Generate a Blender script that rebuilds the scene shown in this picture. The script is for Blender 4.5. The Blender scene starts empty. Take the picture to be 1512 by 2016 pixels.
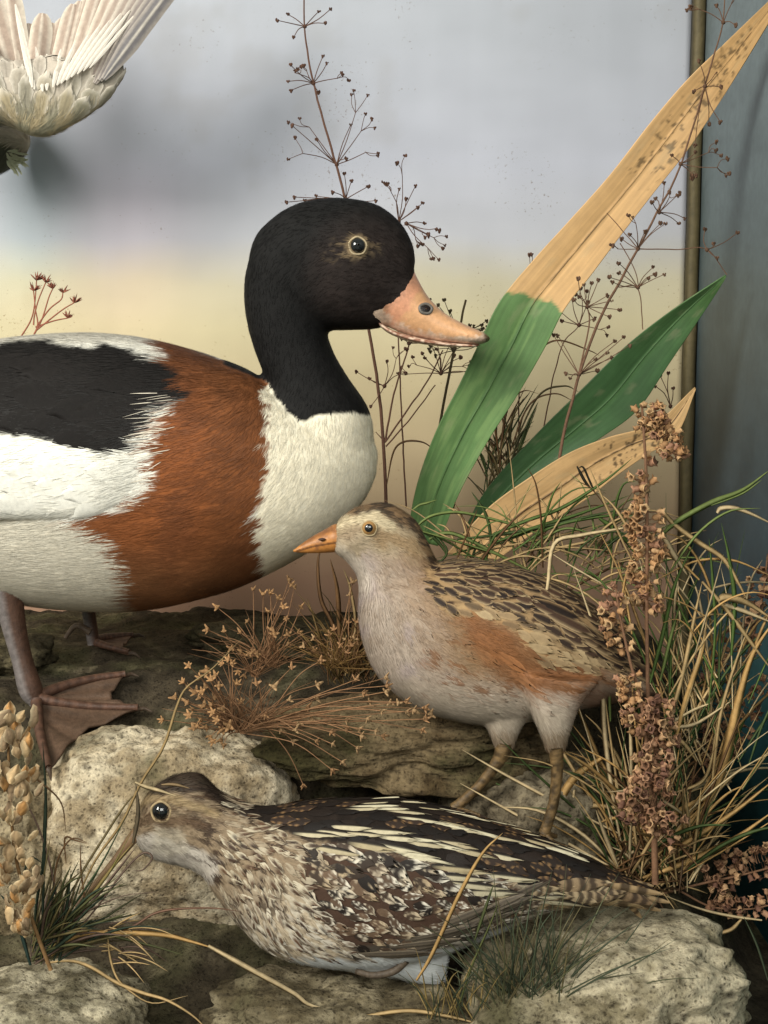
import bpy, math, random
import numpy as np
from mathutils import Vector, Matrix
from mathutils.bvhtree import BVHTree

S = bpy.context.scene
COL = S.collection
random.seed(7)
RNG = np.random.default_rng(7)

# ------------------------------------------------------------------ camera, light
FPX = 2688.0                      # focal length in photo pixels (photo 1512 x 2016)
DIST = 0.8                        # camera to the plane of the large duck, metres
PITCH = math.radians(7.0)
cam_d = bpy.data.cameras.new("camera")
cam = bpy.data.objects.new("camera", cam_d)
COL.objects.link(cam)
cam.location = (0, -DIST, 0)
cam.rotation_euler = (math.pi / 2 - PITCH, 0, 0)
cam_d.sensor_fit = 'VERTICAL'
cam_d.sensor_height = 24.0
cam_d.lens = 24.0 * FPX / 2016.0
cam_d.clip_start, cam_d.clip_end = 0.02, 60
S.camera = cam
S.render.resolution_x, S.render.resolution_y = 768, 1024

S.view_settings.view_transform = 'Standard'
S.view_settings.look = 'None'
S.view_settings.exposure = 0.12
S.view_settings.gamma = 1.0

W = bpy.data.worlds.new("World")
S.world = W
W.use_nodes = True
W.node_tree.nodes['Background'].inputs[0].default_value = (0.88, 0.95, 0.82, 1)
W.node_tree.nodes['Background'].inputs[1].default_value = 0.27


def area(name, loc, target, sx, sy, power, col):
    l = bpy.data.lights.new(name, 'AREA')
    l.shape = 'RECTANGLE'
    l.size, l.size_y = sx, sy
    l.energy = power
    l.color = col
    o = bpy.data.objects.new(name, l)
    COL.objects.link(o)
    o.location = loc
    o.rotation_euler = (Vector(target) - Vector(loc)).to_track_quat('-Z', 'Y').to_euler()
    return o


area("window_light", (-1.3, -1.25, 0.92), (0.0, 0.0, -0.02), 0.75, 0.9, 50, (1.0, 0.955, 0.88))
area("room_light", (0.35, -2.3, 1.0), (0.0, 0.0, -0.1), 1.6, 1.2, 38, (1.0, 0.98, 0.93))

S.cycles.max_bounces = 6
S.cycles.diffuse_bounces = 3
S.cycles.glossy_bounces = 3
S.cycles.transparent_max_bounces = 12
S.cycles.use_denoising = True

# ------------------------------------------------------------------ pixel <-> place
CP, SP = math.cos(PITCH), math.sin(PITCH)


def P(px, py, Y):
    """photo pixel and distance behind the duck's plane -> point in the place"""
    x = (px - 756.0) / FPX
    y = -(py - 1008.0) / FPX
    d = np.array([x, y * SP + CP, y * CP - SP])
    return np.array([0, -DIST, 0]) + d * ((Y + DIST) / d[1])


def PX(v):
    """points (n,3) -> photo pixels (n,2)"""
    v = np.asarray(v, float)
    d = v - np.array([0, -DIST, 0])
    fz = d[:, 1] * CP - d[:, 2] * SP
    yc = d[:, 1] * SP + d[:, 2] * CP
    return np.stack([756 + FPX * d[:, 0] / fz, 1008 - FPX * yc / fz], 1)


def mpp(Y):
    return (Y + DIST) / FPX       # metres per photo pixel


# ------------------------------------------------------------------ noise
def _hash(ix, iy, iz, s):
    h = (ix.astype(np.int64) * 374761393 + iy.astype(np.int64) * 668265263 + iz.astype(np.int64) * 2147483647 + s * 1274126177) & 0xFFFFFFFF
    h = ((h ^ (h >> 13)) * 1274126177) & 0xFFFFFFFF
    h = ((h ^ (h >> 16)) * 2246822519) & 0xFFFFFFFF
    return ((h ^ (h >> 15)) & 0xFFFFFF) / float(0xFFFFFF)


def vnoise(p, s=0):
    p = np.asarray(p, float)
    if p.shape[1] == 2:
        p = np.concatenate([p, np.zeros((len(p), 1))], 1)
    i = np.floor(p)
    f = p - i
    f = f * f * (3 - 2 * f)
    i = i.astype(np.int64)
    r = np.zeros(len(p))
    for a in (0, 1):
        for b in (0, 1):
            for c in (0, 1):
                w = (f[:, 0] if a else 1 - f[:, 0]) * (f[:, 1] if b else 1 - f[:, 1]) * (f[:, 2] if c else 1 - f[:, 2])
                r += w * _hash(i[:, 0] + a, i[:, 1] + b, i[:, 2] + c, s)
    return r * 2 - 1


def fbm(p, octv=4, s=0, gain=0.5):
    p = np.asarray(p, float)
    a, t, r = 1.0, 0.0, np.zeros(len(p))
    for k in range(octv):
        r += a * vnoise(p * (2.03 ** k) + k * 17.3, s + k)
        t += a
        a *= gain
    return r / t


def sstep(a, b, x):
    t = np.clip((x - a) / (b - a), 0, 1)
    return t * t * (3 - 2 * t)


def lerp(a, b, t):
    return a * (1 - t) + b * t


def poly_sd(pts, poly):
    """signed distance (negative inside) of pts (n,2) to a polygon"""
    poly = np.asarray(poly, float)
    n = len(poly)
    d = np.full(len(pts), 1e18)
    ins = np.zeros(len(pts), bool)
    for i in range(n):
        a, b = poly[i], poly[(i + 1) % n]
        e = b - a
        w = pts - a
        t = np.clip((w @ e) / (e @ e + 1e-12), 0, 1)
        q = w - t[:, None] * e
        d = np.minimum(d, (q * q).sum(1))
        c = (a[1] > pts[:, 1]) != (b[1] > pts[:, 1])
        xi = (b[0] - a[0]) * (pts[:, 1] - a[1]) / (b[1] - a[1] + 1e-12) + a[0]
        ins ^= c & (pts[:, 0] < xi)
    d = np.sqrt(d)
    return np.where(ins, -d, d)


def line_d(pts, line):
    line = np.asarray(line, float)
    d = np.full(len(pts), 1e18)
    for i in range(len(line) - 1):
        a, b = line[i], line[i + 1]
        e = b - a
        w = pts - a
        t = np.clip((w @ e) / (e @ e + 1e-12), 0, 1)
        q = w - t[:, None] * e
        d = np.minimum(d, (q * q).sum(1))
    return np.sqrt(d)


def catmull(pts, n):
    """smooth resample of control rows (k, m) to n rows"""
    p = np.asarray(pts, float)
    if len(p) == 2:
        t = np.linspace(0, 1, n)[:, None]
        return p[0] * (1 - t) + p[1] * t
    p = np.vstack([2 * p[0] - p[1], p, 2 * p[-1] - p[-2]])
    k = len(p) - 3
    t = np.linspace(0, k, n)
    i = np.minimum(t.astype(int), k - 1)
    f = (t - i)[:, None]
    a, b, c, d = p[i], p[i + 1], p[i + 2], p[i + 3]
    return 0.5 * (2 * b + (c - a) * f + (2 * a - 5 * b + 4 * c - d) * f ** 2 + (3 * b - a - 3 * c + d) * f ** 3)


def srgb(r, g, b):
    c = np.array([r, g, b], float) / 255.0
    return np.where(c <= 0.04045, c / 12.92, ((c + 0.055) / 1.055) ** 2.4)


# ------------------------------------------------------------------ objects
ORIGIN = {}


def tag(o, label=None, cat=None, group=None, kind=None):
    if label: o['label'] = label
    if cat: o['category'] = cat
    if group: o['group'] = group
    if kind: o['kind'] = kind
    return o


def thing(name, base, label, cat, group=None):
    o = bpy.data.objects.new(name, None)
    COL.objects.link(o)
    o.empty_display_size = 0.01
    o.location = tuple(base)
    ORIGIN[o] = np.array(base, float)
    return tag(o, label, cat, group)


def make_mesh(name, V, F, col=None, uv=None, smooth=True):
    V = np.ascontiguousarray(V, np.float32)
    F = np.ascontiguousarray(F, np.int32)
    me = bpy.data.meshes.new(name)
    k = F.shape[1]
    me.vertices.add(len(V))
    me.vertices.foreach_set("co", V.ravel())
    me.loops.add(F.size)
    me.loops.foreach_set("vertex_index", F.ravel())
    me.polygons.add(len(F))
    me.polygons.foreach_set("loop_start", np.arange(0, F.size, k, dtype=np.int32))
    if smooth:
        me.polygons.foreach_set("use_smooth", np.ones(len(F), bool))
    me.update(calc_edges=True)
    if col is not None:
        set_col(me, col)
    if uv is not None:
        l = me.uv_layers.new(name="UVMap")
        l.data.foreach_set("uv", np.ascontiguousarray(np.asarray(uv, np.float32)[F.ravel()]).ravel())
    return me


def set_col(me, col):
    a = me.color_attributes.new("Col", 'FLOAT_COLOR', 'POINT')
    c = np.ones((len(me.vertices), 4), np.float32)
    c[:, :3] = np.clip(col, 0, 1)
    a.data.foreach_set("color", c.ravel())


def link(name, me, mat, parent=None, top_base=None, world=True):
    """link a mesh given in world coordinates; its origin goes to the parent's, or to top_base"""
    base = np.zeros(3)
    if parent is not None:
        base = ORIGIN[parent]
    elif top_base is not None:
        base = np.asarray(top_base, float)
    if world and np.any(base):
        me.transform(Matrix.Translation(tuple(-base)))
    o = bpy.data.objects.new(name, me)
    if mat is not None:
        if len(me.materials) == 0:
            me.materials.append(mat)
    COL.objects.link(o)
    if parent is not None:
        o.parent = parent
    else:
        o.location = tuple(base)
    ORIGIN[o] = base
    return o


def piece(name, me, parent, world_M):
    """an instance of a shared mesh as a child part, placed by a world matrix (parents are unrotated)"""
    o = bpy.data.objects.new(name, me)
    COL.objects.link(o)
    o.parent = parent
    o.matrix_local = Matrix.Translation(tuple(-ORIGIN[parent])) @ world_M
    return o


def join_arrays(parts):
    V, F, C, off = [], [], [], 0
    for v, f, c in parts:
        V.append(v); F.append(np.asarray(f) + off); C.append(c)
        off += len(v)
    return np.vstack(V), np.vstack(F), np.vstack(C)


def tube(pts, rad, k=6, col=(0.1, 0.1, 0.1)):
    """arrays of a round tube along pts (n,3) with radii rad"""
    pts = np.asarray(pts, float)
    n = len(pts)
    rad = np.broadcast_to(np.asarray(rad, float), (n,))
    t = np.gradient(pts, axis=0)
    t /= np.linalg.norm(t, axis=1)[:, None] + 1e-12
    ref = np.array([0.0, 1.0, 0.0]) if abs(t[:, 1]).max() < 0.95 else np.array([1.0, 0.0, 0.3])
    a = np.cross(t, ref); a /= np.linalg.norm(a, axis=1)[:, None] + 1e-12
    b = np.cross(t, a)
    th = np.arange(k) * 2 * math.pi / k
    V = pts[:, None] + rad[:, None, None] * (np.cos(th)[None, :, None] * a[:, None] + np.sin(th)[None, :, None] * b[:, None])
    V = V.reshape(-1, 3)
    i, j = np.meshgrid(np.arange(n - 1), np.arange(k), indexing='ij')
    F = np.stack([i * k + j, i * k + (j + 1) % k, (i + 1) * k + (j + 1) % k, (i + 1) * k + j], -1).reshape(-1, 4)
    c = np.asarray(col, float)
    C = np.tile(c, (len(V), 1)) if c.ndim == 1 else np.repeat(c, k, 0)
    # close both ends with fans squeezed to quads
    cap0 = [[0, 1, 2, 3]] if k == 4 else [[0, m, m + 1, m + 1 if m + 2 >= k else m + 2] for m in range(1, k - 2, 2)]
    e = (n - 1) * k
    caps = [[q for q in r] for r in cap0 if len(set(r)) == 4]
    caps += [[e + q for q in r[::-1]] for r in cap0 if len(set(r)) == 4]
    if caps:
        F = np.vstack([F, np.array(caps)])
    return V, F, C


def blob(c, r, col, n=(8, 6), squash=(1, 1, 1)):
    """arrays of a small rounded lump"""
    u = np.linspace(0, 2 * math.pi, n[0], endpoint=False)
    w = np.linspace(0.12, math.pi - 0.12, n[1])
    V = np.stack([np.outer(np.sin(w), np.cos(u)), np.outer(np.sin(w), np.sin(u)), np.outer(np.cos(w), np.ones(n[0]))], -1).reshape(-1, 3)
    V = V * np.asarray(squash) * r + np.asarray(c)
    i, j = np.meshgrid(np.arange(n[1] - 1), np.arange(n[0]), indexing='ij')
    k = n[0]
    F = np.stack([i * k + j, (i + 1) * k + j, (i + 1) * k + (j + 1) % k, i * k + (j + 1) % k], -1).reshape(-1, 4)
    return V, F, np.tile(np.asarray(col, float), (len(V), 1))


# ------------------------------------------------------------------ materials
def mat_new(name):
    m = bpy.data.materials.new(name)
    m.use_nodes = True
    nt = m.node_tree
    return m, nt, nt.nodes, nt.nodes['Principled BSDF']


def noise_node(nt, scale, detail=4, rough=0.6, vec=None):
    n = nt.nodes.new('ShaderNodeTexNoise')
    n.inputs['Scale'].default_value = scale
    n.inputs['Detail'].default_value = detail
    n.inputs['Roughness'].default_value = rough
    if vec is None:
        vec = nt.nodes.new('ShaderNodeTexCoord').outputs['Object']
    nt.links.new(vec, n.inputs['Vector'])
    return n


def ramp(nt, fac, stops):
    r = nt.nodes.new('ShaderNodeValToRGB')
    e = r.color_ramp.elements
    while len(e) < len(stops): e.new(0.5)
    for q, (p, c) in zip(e, stops):
        q.position = p
        q.color = (*c, 1) if len(c) == 3 else c
    nt.links.new(fac, r.inputs['Fac'])
    return r


def mix(nt, a, b, fac, mode='MIX'):
    m = nt.nodes.new('ShaderNodeMix')
    m.data_type = 'RGBA'
    m.blend_type = mode
    for sock, v in ((m.inputs['Factor'], fac), (m.inputs['A'], a), (m.inputs['B'], b)):
        if isinstance(v, (int, float)): sock.default_value = v
        elif isinstance(v, (tuple, list)): sock.default_value = (*v, 1) if len(v) == 3 else v
        else: nt.links.new(v, sock)
    return m.outputs['Result']


def bump(nt, h, strength, dist, bsdf):
    b = nt.nodes.new('ShaderNodeBump')
    b.inputs['Strength'].default_value = strength
    b.inputs['Distance'].default_value = dist
    nt.links.new(h, b.inputs['Height'])
    nt.links.new(b.outputs['Normal'], bsdf.inputs['Normal'])


def vcol_mat(name, rough=0.7, var=0.25, vscale=300, bscale=700, bstr=0.3, bdist=0.0006, spec=0.25, sheen=0.0, trans=0.0):
    m, nt, N, B = mat_new(name)
    a = N.new('ShaderNodeAttribute'); a.attribute_name = "Col"
    n = noise_node(nt, vscale, 5)
    r = ramp(nt, n.outputs['Fac'], [(0.25, (1 - var,) * 3), (0.75, (1 + var * 0.6,) * 3)])
    c = mix(nt, a.outputs['Color'], r.outputs['Color'], 1.0, 'MULTIPLY')
    nt.links.new(c, B.inputs['Base Color'])
    B.inputs['Roughness'].default_value = rough
    B.inputs['Specular IOR Level'].default_value = spec
    B.inputs['Sheen Weight'].default_value = sheen
    B.inputs['Sheen Roughness'].default_value = 0.5
    if bstr > 0:
        n2 = noise_node(nt, bscale, 3)
        bump(nt, n2.outputs['Fac'], bstr, bdist, B)
    if trans > 0:
        t = N.new('ShaderNodeBsdfTranslucent')
        nt.links.new(c, t.inputs['Color'])
        ms = N.new('ShaderNodeMixShader'); ms.inputs[0].default_value = trans
        nt.links.new(B.outputs[0], ms.inputs[1]); nt.links.new(t.outputs[0], ms.inputs[2])
        nt.links.new(ms.outputs[0], N['Material Output'].inputs['Surface'])
    return m


M_SKIN = vcol_mat("body_plumage", 0.75, 0.18, 260, 900, 0.35, 0.0005, 0.15)
M_FEATHER = vcol_mat("feather", 0.62, 0.16, 500, 1500, 0.2, 0.0003, 0.25, 0.0, 0.08)
M_BLACKBIRD = vcol_mat("black_plumage", 0.7, 0.2, 400, 1200, 0.3, 0.0004, 0.12)
M_HORN = vcol_mat("bill_horn", 0.42, 0.22, 400, 900, 0.35, 0.0004, 0.4)
M_LEG = vcol_mat("leg_skin", 0.55, 0.35, 350, 900, 0.6, 0.0006, 0.35)
M_STEM = vcol_mat("dry_stem", 0.8, 0.3, 500, 1200, 0.3, 0.0003, 0.15)
M_HUSK = vcol_mat("dry_husk", 0.65, 0.35, 500, 900, 0.5, 0.0005, 0.25, 0.0, 0.25)
M_BLADE = vcol_mat("grass_blade", 0.55, 0.3, 250, 900, 0.2, 0.0003, 0.3, 0.0, 0.2)
M_LEAF = vcol_mat("painted_leaf", 0.5, 0.1, 120, 500, 0.12, 0.0004, 0.3)


def rock_mat():
    m, nt, N, B = mat_new("plaster_rock")
    a = N.new('ShaderNodeAttribute'); a.attribute_name = "Col"
    n = noise_node(nt, 520, 7, 0.72)
    n2 = noise_node(nt, 120, 5, 0.65)
    r = ramp(nt, n.outputs['Fac'], [(0.34, (0.22, 0.20, 0.18)), (0.45, (0.85, 0.84, 0.82)), (0.58, (1.05, 1.04, 1.0)), (0.72, (1.3, 1.28, 1.22))])
    r2 = ramp(nt, n2.outputs['Fac'], [(0.32, (0.5, 0.47, 0.42)), (0.5, (1, 1, 1)), (0.7, (1.12, 1.1, 1.06))])
    v = N.new('ShaderNodeTexVoronoi'); v.inputs['Scale'].default_value = 330
    nt.links.new(N.new('ShaderNodeTexCoord').outputs['Object'], v.inputs['Vector'])
    pit = ramp(nt, v.outputs['Distance'], [(0.10, (0.25, 0.22, 0.19)), (0.30, (1, 1, 1))])
    c = mix(nt, a.outputs['Color'], r.outputs['Color'], 0.9, 'MULTIPLY')
    c = mix(nt, c, r2.outputs['Color'], 0.8, 'MULTIPLY')
    c = mix(nt, c, pit.outputs['Color'], 0.55, 'MULTIPLY')
    nt.links.new(c, B.inputs['Base Color'])
    B.inputs['Roughness'].default_value = 0.9
    B.inputs['Specular IOR Level'].default_value = 0.15
    h = mix(nt, n.outputs['Fac'], pit.outputs['Color'], 0.35)
    bump(nt, h, 1.0, 0.0022, B)
    return m


M_ROCK = rock_mat()


def eye_mat(name, col, rough=0.03):
    m, nt, N, B = mat_new(name)
    B.inputs['Base Color'].default_value = (*col, 1)
    B.inputs['Roughness'].default_value = rough
    B.inputs['Coat Weight'].default_value = 1.0
    B.inputs['Coat Roughness'].default_value = 0.02
    return m


M_EYE = eye_mat("black_glass_eye", (0.006, 0.006, 0.007))
M_IRIS = eye_mat("amber_glass_iris", (0.34, 0.18, 0.06), 0.1)

# ------------------------------------------------------------------ the case: backdrop, corner, side, floor, glass
YB = 0.20
XR = P(1352, 450, YB)[0]          # inner corner of backdrop and right side


def build_case():
    # painted backdrop board
    nx, nz = 180, 240
    xs = np.linspace(-0.62, XR, nx)
    zs = np.linspace(-0.36, 0.46, nz)
    g = np.stack(np.meshgrid(xs, zs, indexing='xy'), -1).reshape(-1, 2)
    V = np.stack([g[:, 0], np.full(len(g), YB), g[:, 1]], 1)
    i, j = np.meshgrid(np.arange(nz - 1), np.arange(nx - 1), indexing='ij')
    F = np.stack([i * nx + j, i * nx + j + 1, (i + 1) * nx + j + 1, (i + 1) * nx + j], -1).reshape(-1, 4)
    q = PX(V)
    y = q[:, 1] + 26 * fbm(g * 9, 3, 5) + 10 * fbm(g * 40, 3, 6)
    stops = [(-400, srgb(166, 170, 178)), (60, srgb(172, 175, 184)), (330, srgb(180, 182, 194)), (470, srgb(186, 187, 195)),
             (560, srgb(200, 192, 168)), (640, srgb(202, 191, 158)), (800, srgb(196, 180, 146)), (1000, srgb(182, 158, 128)),
             (1150, srgb(190, 152, 128)), (1400, srgb(150, 118, 98))]
    C = np.stack([np.interp(y, [s[0] for s in stops], [s[1][k] for s in stops]) for k in range(3)], 1)
    # faint streaks in the paint, left of the duck's neck, and a dirtier lower right
    st = np.exp(-((q[:, 0] - 300 + 0.1 * q[:, 1]) / 130) ** 2) * sstep(250, 420, q[:, 1]) * sstep(760, 560, q[:, 1])
    C = C * (1 + st[:, None] * np.array([0.06, -0.02, 0.0]))
    gr = np.exp(-((q[:, 0] - 60) / 80) ** 2) * sstep(200, 330, q[:, 1]) * sstep(620, 480, q[:, 1])
    C = C * (1 + gr[:, None] * np.array([-0.06, 0.02, 0.0]))
    C *= (1 + 0.05 * fbm(g * 30, 4, 9) + 0.045 * fbm(g * np.array([14, 55]), 4, 10) + 0.03 * fbm(g * np.array([90, 10]), 3, 11))[:, None]
    gap = fbm(g * 60, 4, 21) * 0.5 + fbm(g * 14, 3, 23)
    C *= (1 - 0.07 * sstep(0.35, 0.75, gap))[:, None] ** np.array([0.8, 1.0, 1.3])
    back = np.array(V); back[:, 1] += 0.006
    m, nt, N, B = mat_new("painted_board")
    a = N.new('ShaderNodeAttribute'); a.attribute_name = "Col"
    n = noise_node(nt, 420, 3, 0.6)
    n3 = noise_node(nt, 16, 4, 0.65)
    sp = N.new('ShaderNodeMath'); sp.operation = 'MULTIPLY_ADD'
    nt.links.new(n3.outputs['Fac'], sp.inputs[0]); sp.inputs[1].default_value = 0.5
    nt.links.new(n.outputs['Fac'], sp.inputs[2])
    r = ramp(nt, sp.outputs[0], [(0.925, (1, 1, 1)), (1.0, (0.55, 0.47, 0.40))])
    c = mix(nt, a.outputs['Color'], r.outputs['Color'], 0.85, 'MULTIPLY')
    nt.links.new(c, B.inputs['Base Color'])
    B.inputs['Roughness'].default_value = 0.8
    B.inputs['Specular IOR Level'].default_value = 0.1
    w = N.new('ShaderNodeTexBrick'); w.inputs['Scale'].default_value = 600
    tc = N.new('ShaderNodeTexCoord')
    mp = N.new('ShaderNodeMapping'); mp.inputs['Rotation'].default_value = (math.pi / 2, 0, 0)
    nt.links.new(tc.outputs['Object'], mp.inputs['Vector'])
    nt.links.new(mp.outputs[0], w.inputs['Vector'])
    bump(nt, w.outputs['Fac'], 0.12, 0.0003, B)
    o = link("backdrop", make_mesh("backdrop", V, F, C, smooth=False), m)
    tag(o, kind='structure')
    so = o.modifiers.new("thickness", 'SOLIDIFY'); so.thickness = 0.006; so.offset = -1

    # side panel, dark slate blue going to teal low down, slightly glossy
    ys = np.linspace(-0.45, YB - 0.001, 90)
    zs = np.linspace(-0.36, 0.46, 140)
    g = np.stack(np.meshgrid(ys, zs, indexing='xy'), -1).reshape(-1, 2)
    nx, nz = len(ys), len(zs)
    V = np.stack([np.full(len(g), XR + 0.0079), g[:, 0], g[:, 1]], 1)
    i, j = np.meshgrid(np.arange(nz - 1), np.arange(nx - 1), indexing='ij')
    F = np.stack([i * nx + j, (i + 1) * nx + j, (i + 1) * nx + j + 1, i * nx + j + 1], -1).reshape(-1, 4)
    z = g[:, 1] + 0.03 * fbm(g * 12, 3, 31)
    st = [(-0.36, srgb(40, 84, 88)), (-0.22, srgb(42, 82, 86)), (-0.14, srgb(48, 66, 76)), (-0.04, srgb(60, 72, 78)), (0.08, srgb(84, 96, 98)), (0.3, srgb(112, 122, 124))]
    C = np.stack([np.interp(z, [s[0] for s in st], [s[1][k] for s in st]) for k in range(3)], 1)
    C *= (1 + 0.08 * fbm(g * 25, 4, 33) + 0.12 * fbm(g * 70, 4, 35) + 0.15 * fbm(g * np.array([20, 90]), 3, 34))[:, None]
    m2 = vcol_mat("painted_side", 0.5, 0.2, 160, 500, 0.1, 0.0003, 0.5)
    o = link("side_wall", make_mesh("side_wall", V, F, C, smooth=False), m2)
    tag(o, kind='structure')
    so = o.modifiers.new("thickness", 'SOLIDIFY'); so.thickness = 0.006; so.offset = -1

    # corner moulding: an upright with a rounded nose
    prof = [(-0.001, 0.004), (-0.001, -0.003), (0.0005, -0.0055), (0.003, -0.0065), (0.0062, -0.0055), (0.0078, -0.002), (0.0078, 0.004)]
    zs = np.linspace(-0.33, 0.45, 120)
    k = len(prof)
    V = np.array([[XR + a + 0.0002 * math.sin(z * 90), YB - 0.005 + b, z] for z in zs for a, b in prof])
    i, j = np.meshgrid(np.arange(len(zs) - 1), np.arange(k), indexing='ij')
    F = np.stack([i * k + j, i * k + (j + 1) % k, (i + 1) * k + (j + 1) % k, (i + 1) * k + j], -1).reshape(-1, 4)
    C = np.tile(srgb(98, 88, 62), (len(V), 1)) * (1 + 0.3 * fbm(V * np.array([300, 300, 30]), 3, 3))[:, None]
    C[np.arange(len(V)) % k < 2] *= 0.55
    o = link("corner_moulding", make_mesh("corner_moulding", V, F, C), vcol_mat("worn_gilt_paper", 0.6, 0.3, 200, 500, 0.3, 0.0004), None, (XR, YB, -0.33))
    tag(o, "narrow olive brown upright moulding in the corner beside the pale backdrop", "moulding")

    # floor of the case, dark teal
    V = np.array([[-0.7, -0.5, -0.352], [XR + 0.0079, -0.5, -0.352], [XR + 0.0079, YB, -0.352], [-0.7, YB, -0.352]])
    o = link("floor", make_mesh("floor", V, [[0, 1, 2, 3]], np.tile(srgb(44, 88, 92), (4, 1)), smooth=False), vcol_mat("dark_floor", 0.7))
    tag(o, kind='structure')

    # the glass front: a clear sheet
    gl = bpy.data.materials.new("clear_glass"); gl.use_nodes = True
    nt = gl.node_tree
    nt.nodes.remove(nt.nodes['Principled BSDF'])
    t = nt.nodes.new('ShaderNodeBsdfTransparent')
    t.inputs[0].default_value = (0.985, 0.99, 0.985, 1)
    nt.links.new(t.outputs[0], nt.nodes['Material Output'].inputs['Surface'])
    V = np.array([[x, y, z] for y in (-0.302, -0.300) for x in (-0.62, 0.30) for z in (-0.36, 0.46)])
    F = [[0, 2, 3, 1], [4, 5, 7, 6], [0, 1, 5, 4], [2, 6, 7, 3], [0, 4, 6, 2], [1, 3, 7, 5]]
    o = link("glass_pane", make_mesh("glass_pane", V, F, smooth=False), gl, None, (0, -0.301, -0.36))
    tag(o, "clear glass sheet closing the front of the bird case", "glass")


build_case()


# ------------------------------------------------------------------ ground and rocks
def zrow(px, row, Y):
    return P(px, row, Y)[2]


G_Y = [0.21, 0.12, 0.06, 0.0, -0.03, -0.048, -0.075, -0.105, -0.16, -0.22, -0.30, -0.45]
G_Z = [zrow(400, 1205, 0.2), zrow(400, 1240, 0.12), zrow(180, 1288, 0.06), zrow(150, 1345, 0.0), zrow(150, 1400, -0.03), zrow(150, 1435, -0.048) - 0.01,
       -0.292, -0.306, -0.328, -0.336, -0.338, -0.340]


def ground_z(x, y):
    x = np.asarray(x, float); y = np.asarray(y, float)
    n = np.stack([x, y], 1)
    yy = y + 0.016 * fbm(n * 22, 3, 41)
    z = np.interp(-yy, [-v for v in G_Y], G_Z)
    z = z + 0.006 * fbm(n * 30, 4, 43) + 0.0022 * fbm(n * 130, 3, 44)
    fall = sstep(0.165, 0.225, x + 0.02 * fbm(n * 15, 3, 45) + 0.25 * np.clip(-0.08 - y, 0, 1))
    return z * (1 - fall) + (-0.345) * fall


def build_ground():
    xs = np.arange(-0.5, XR + 0.005, 0.0024)
    ys = np.arange(-0.42, YB - 0.002, 0.0024)
    nx, ny = len(xs), len(ys)
    g = np.stack(np.meshgrid(xs, ys, indexing='xy'), -1).reshape(-1, 2)
    V = np.stack([g[:, 0], g[:, 1], ground_z(g[:, 0], g[:, 1])], 1)
    i, j = np.meshgrid(np.arange(ny - 1), np.arange(nx - 1), indexing='ij')
    F = np.stack([i * nx + j, i * nx + j + 1, (i + 1) * nx + j + 1, (i + 1) * nx + j], -1).reshape(-1, 4)
    a = fbm(V * 35, 5, 51)[:, None]; b = fbm(V * 160, 4, 52)[:, None]; e = fbm(V * 18, 3, 53)[:, None]
    C = srgb(70, 62, 50) * (1 + 0.6 * b) + np.clip(a, 0, 1) * srgb(74, 80, 48) * 0.9
    C = C * (1 - 0.5 * sstep(0.05, 0.4, e))  + sstep(0.25, 0.7, b + 0.3 * a) * srgb(110, 102, 84) * 0.5
    o = link("ground", make_mesh("ground", V, F, C), M_ROCK)
    tag(o, kind='structure')


build_ground()


def rock(label, c, Y, rx, rz, ry, seed, pal, sub=6, rough=0.16, pits=0.02, flat=0.0, tilt=0.0):
    """one moulded rock; c, rx, rz in photo pixels, ry in metres; pal = (light, mid, dark, moss amount)"""
    import bmesh
    bm = bmesh.new()
    bmesh.ops.create_icosphere(bm, subdivisions=sub, radius=1)
    me = bpy.data.meshes.new("rock")
    bm.to_mesh(me); bm.free()
    n = len(me.vertices)
    v = np.empty(n * 3, np.float32); me.vertices.foreach_get("co", v); v = v.reshape(-1, 3).astype(float)
    d = v / np.linalg.norm(v, axis=1)[:, None]
    # blocky: push the sphere towards a rounded box
    sc = 1 / (np.abs(d) ** 3.2).sum(1) ** (1 / 3.2)
    r = sc * (1 + rough * 1.5 * fbm(d * 1.6 + seed, 3, seed) + rough * 0.75 * fbm(d * 4.5, 4, seed + 1))
    rg = 1 - np.abs(fbm(d * 3.2, 3, seed + 2))
    r = r + rough * 0.5 * (rg - 0.8)
    r += 0.016 * fbm(d * 17, 4, seed + 3)
    pit = fbm(d * 34, 3, seed + 4)
    r -= pits * sstep(0.12, 0.5, pit)
    m = mpp(Y)
    v = d * r[:, None] * np.array([rx * m, ry, rz * m])
    if tilt:
        ca, sa = math.cos(tilt), math.sin(tilt)
        v = np.stack([v[:, 0] * ca - v[:, 2] * sa, v[:, 1], v[:, 0] * sa + v[:, 2] * ca], 1)
    me.vertices.foreach_set("co", v.astype(np.float32).ravel())
    me.polygons.foreach_set("use_smooth", np.ones(len(me.polygons), bool))
    me.update()
    L, Mi, D, moss = pal
    a = fbm(v * 28, 4, seed + 5)[:, None]; b = fbm(v * 170, 4, seed + 6)[:, None]; e = fbm(v * 520, 2, seed + 7)[:, None]
    C = Mi + (np.asarray(L) - Mi) * sstep(-0.25, 0.35, a + 0.6 * b)
    C = C * (1 - 0.75 * sstep(0.15, 0.55, pit[:, None] * 0.8 + 0.5 * e)) + np.asarray(D) * 0.75 * sstep(0.15, 0.55, pit[:, None] * 0.8 + 0.5 * e)
    ms = sstep(0.0, 0.45, fbm(v * 22, 3, seed + 8) + moss + 0.25 * b[:, 0])[:, None]
    C = C * (1 - 0.8 * ms) + 0.8 * ms * (srgb(62, 60, 36) * (1 + 0.7 * b))
    C *= 0.92 * (1 + 0.25 * e)
    set_col(me, C)
    o = bpy.data.objects.new("rock", me)
    me.materials.append(M_ROCK)
    COL.objects.link(o)
    o.location = tuple(P(c[0], c[1], Y))
    return tag(o, label, "rock", "moulded rocks under the birds")


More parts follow.
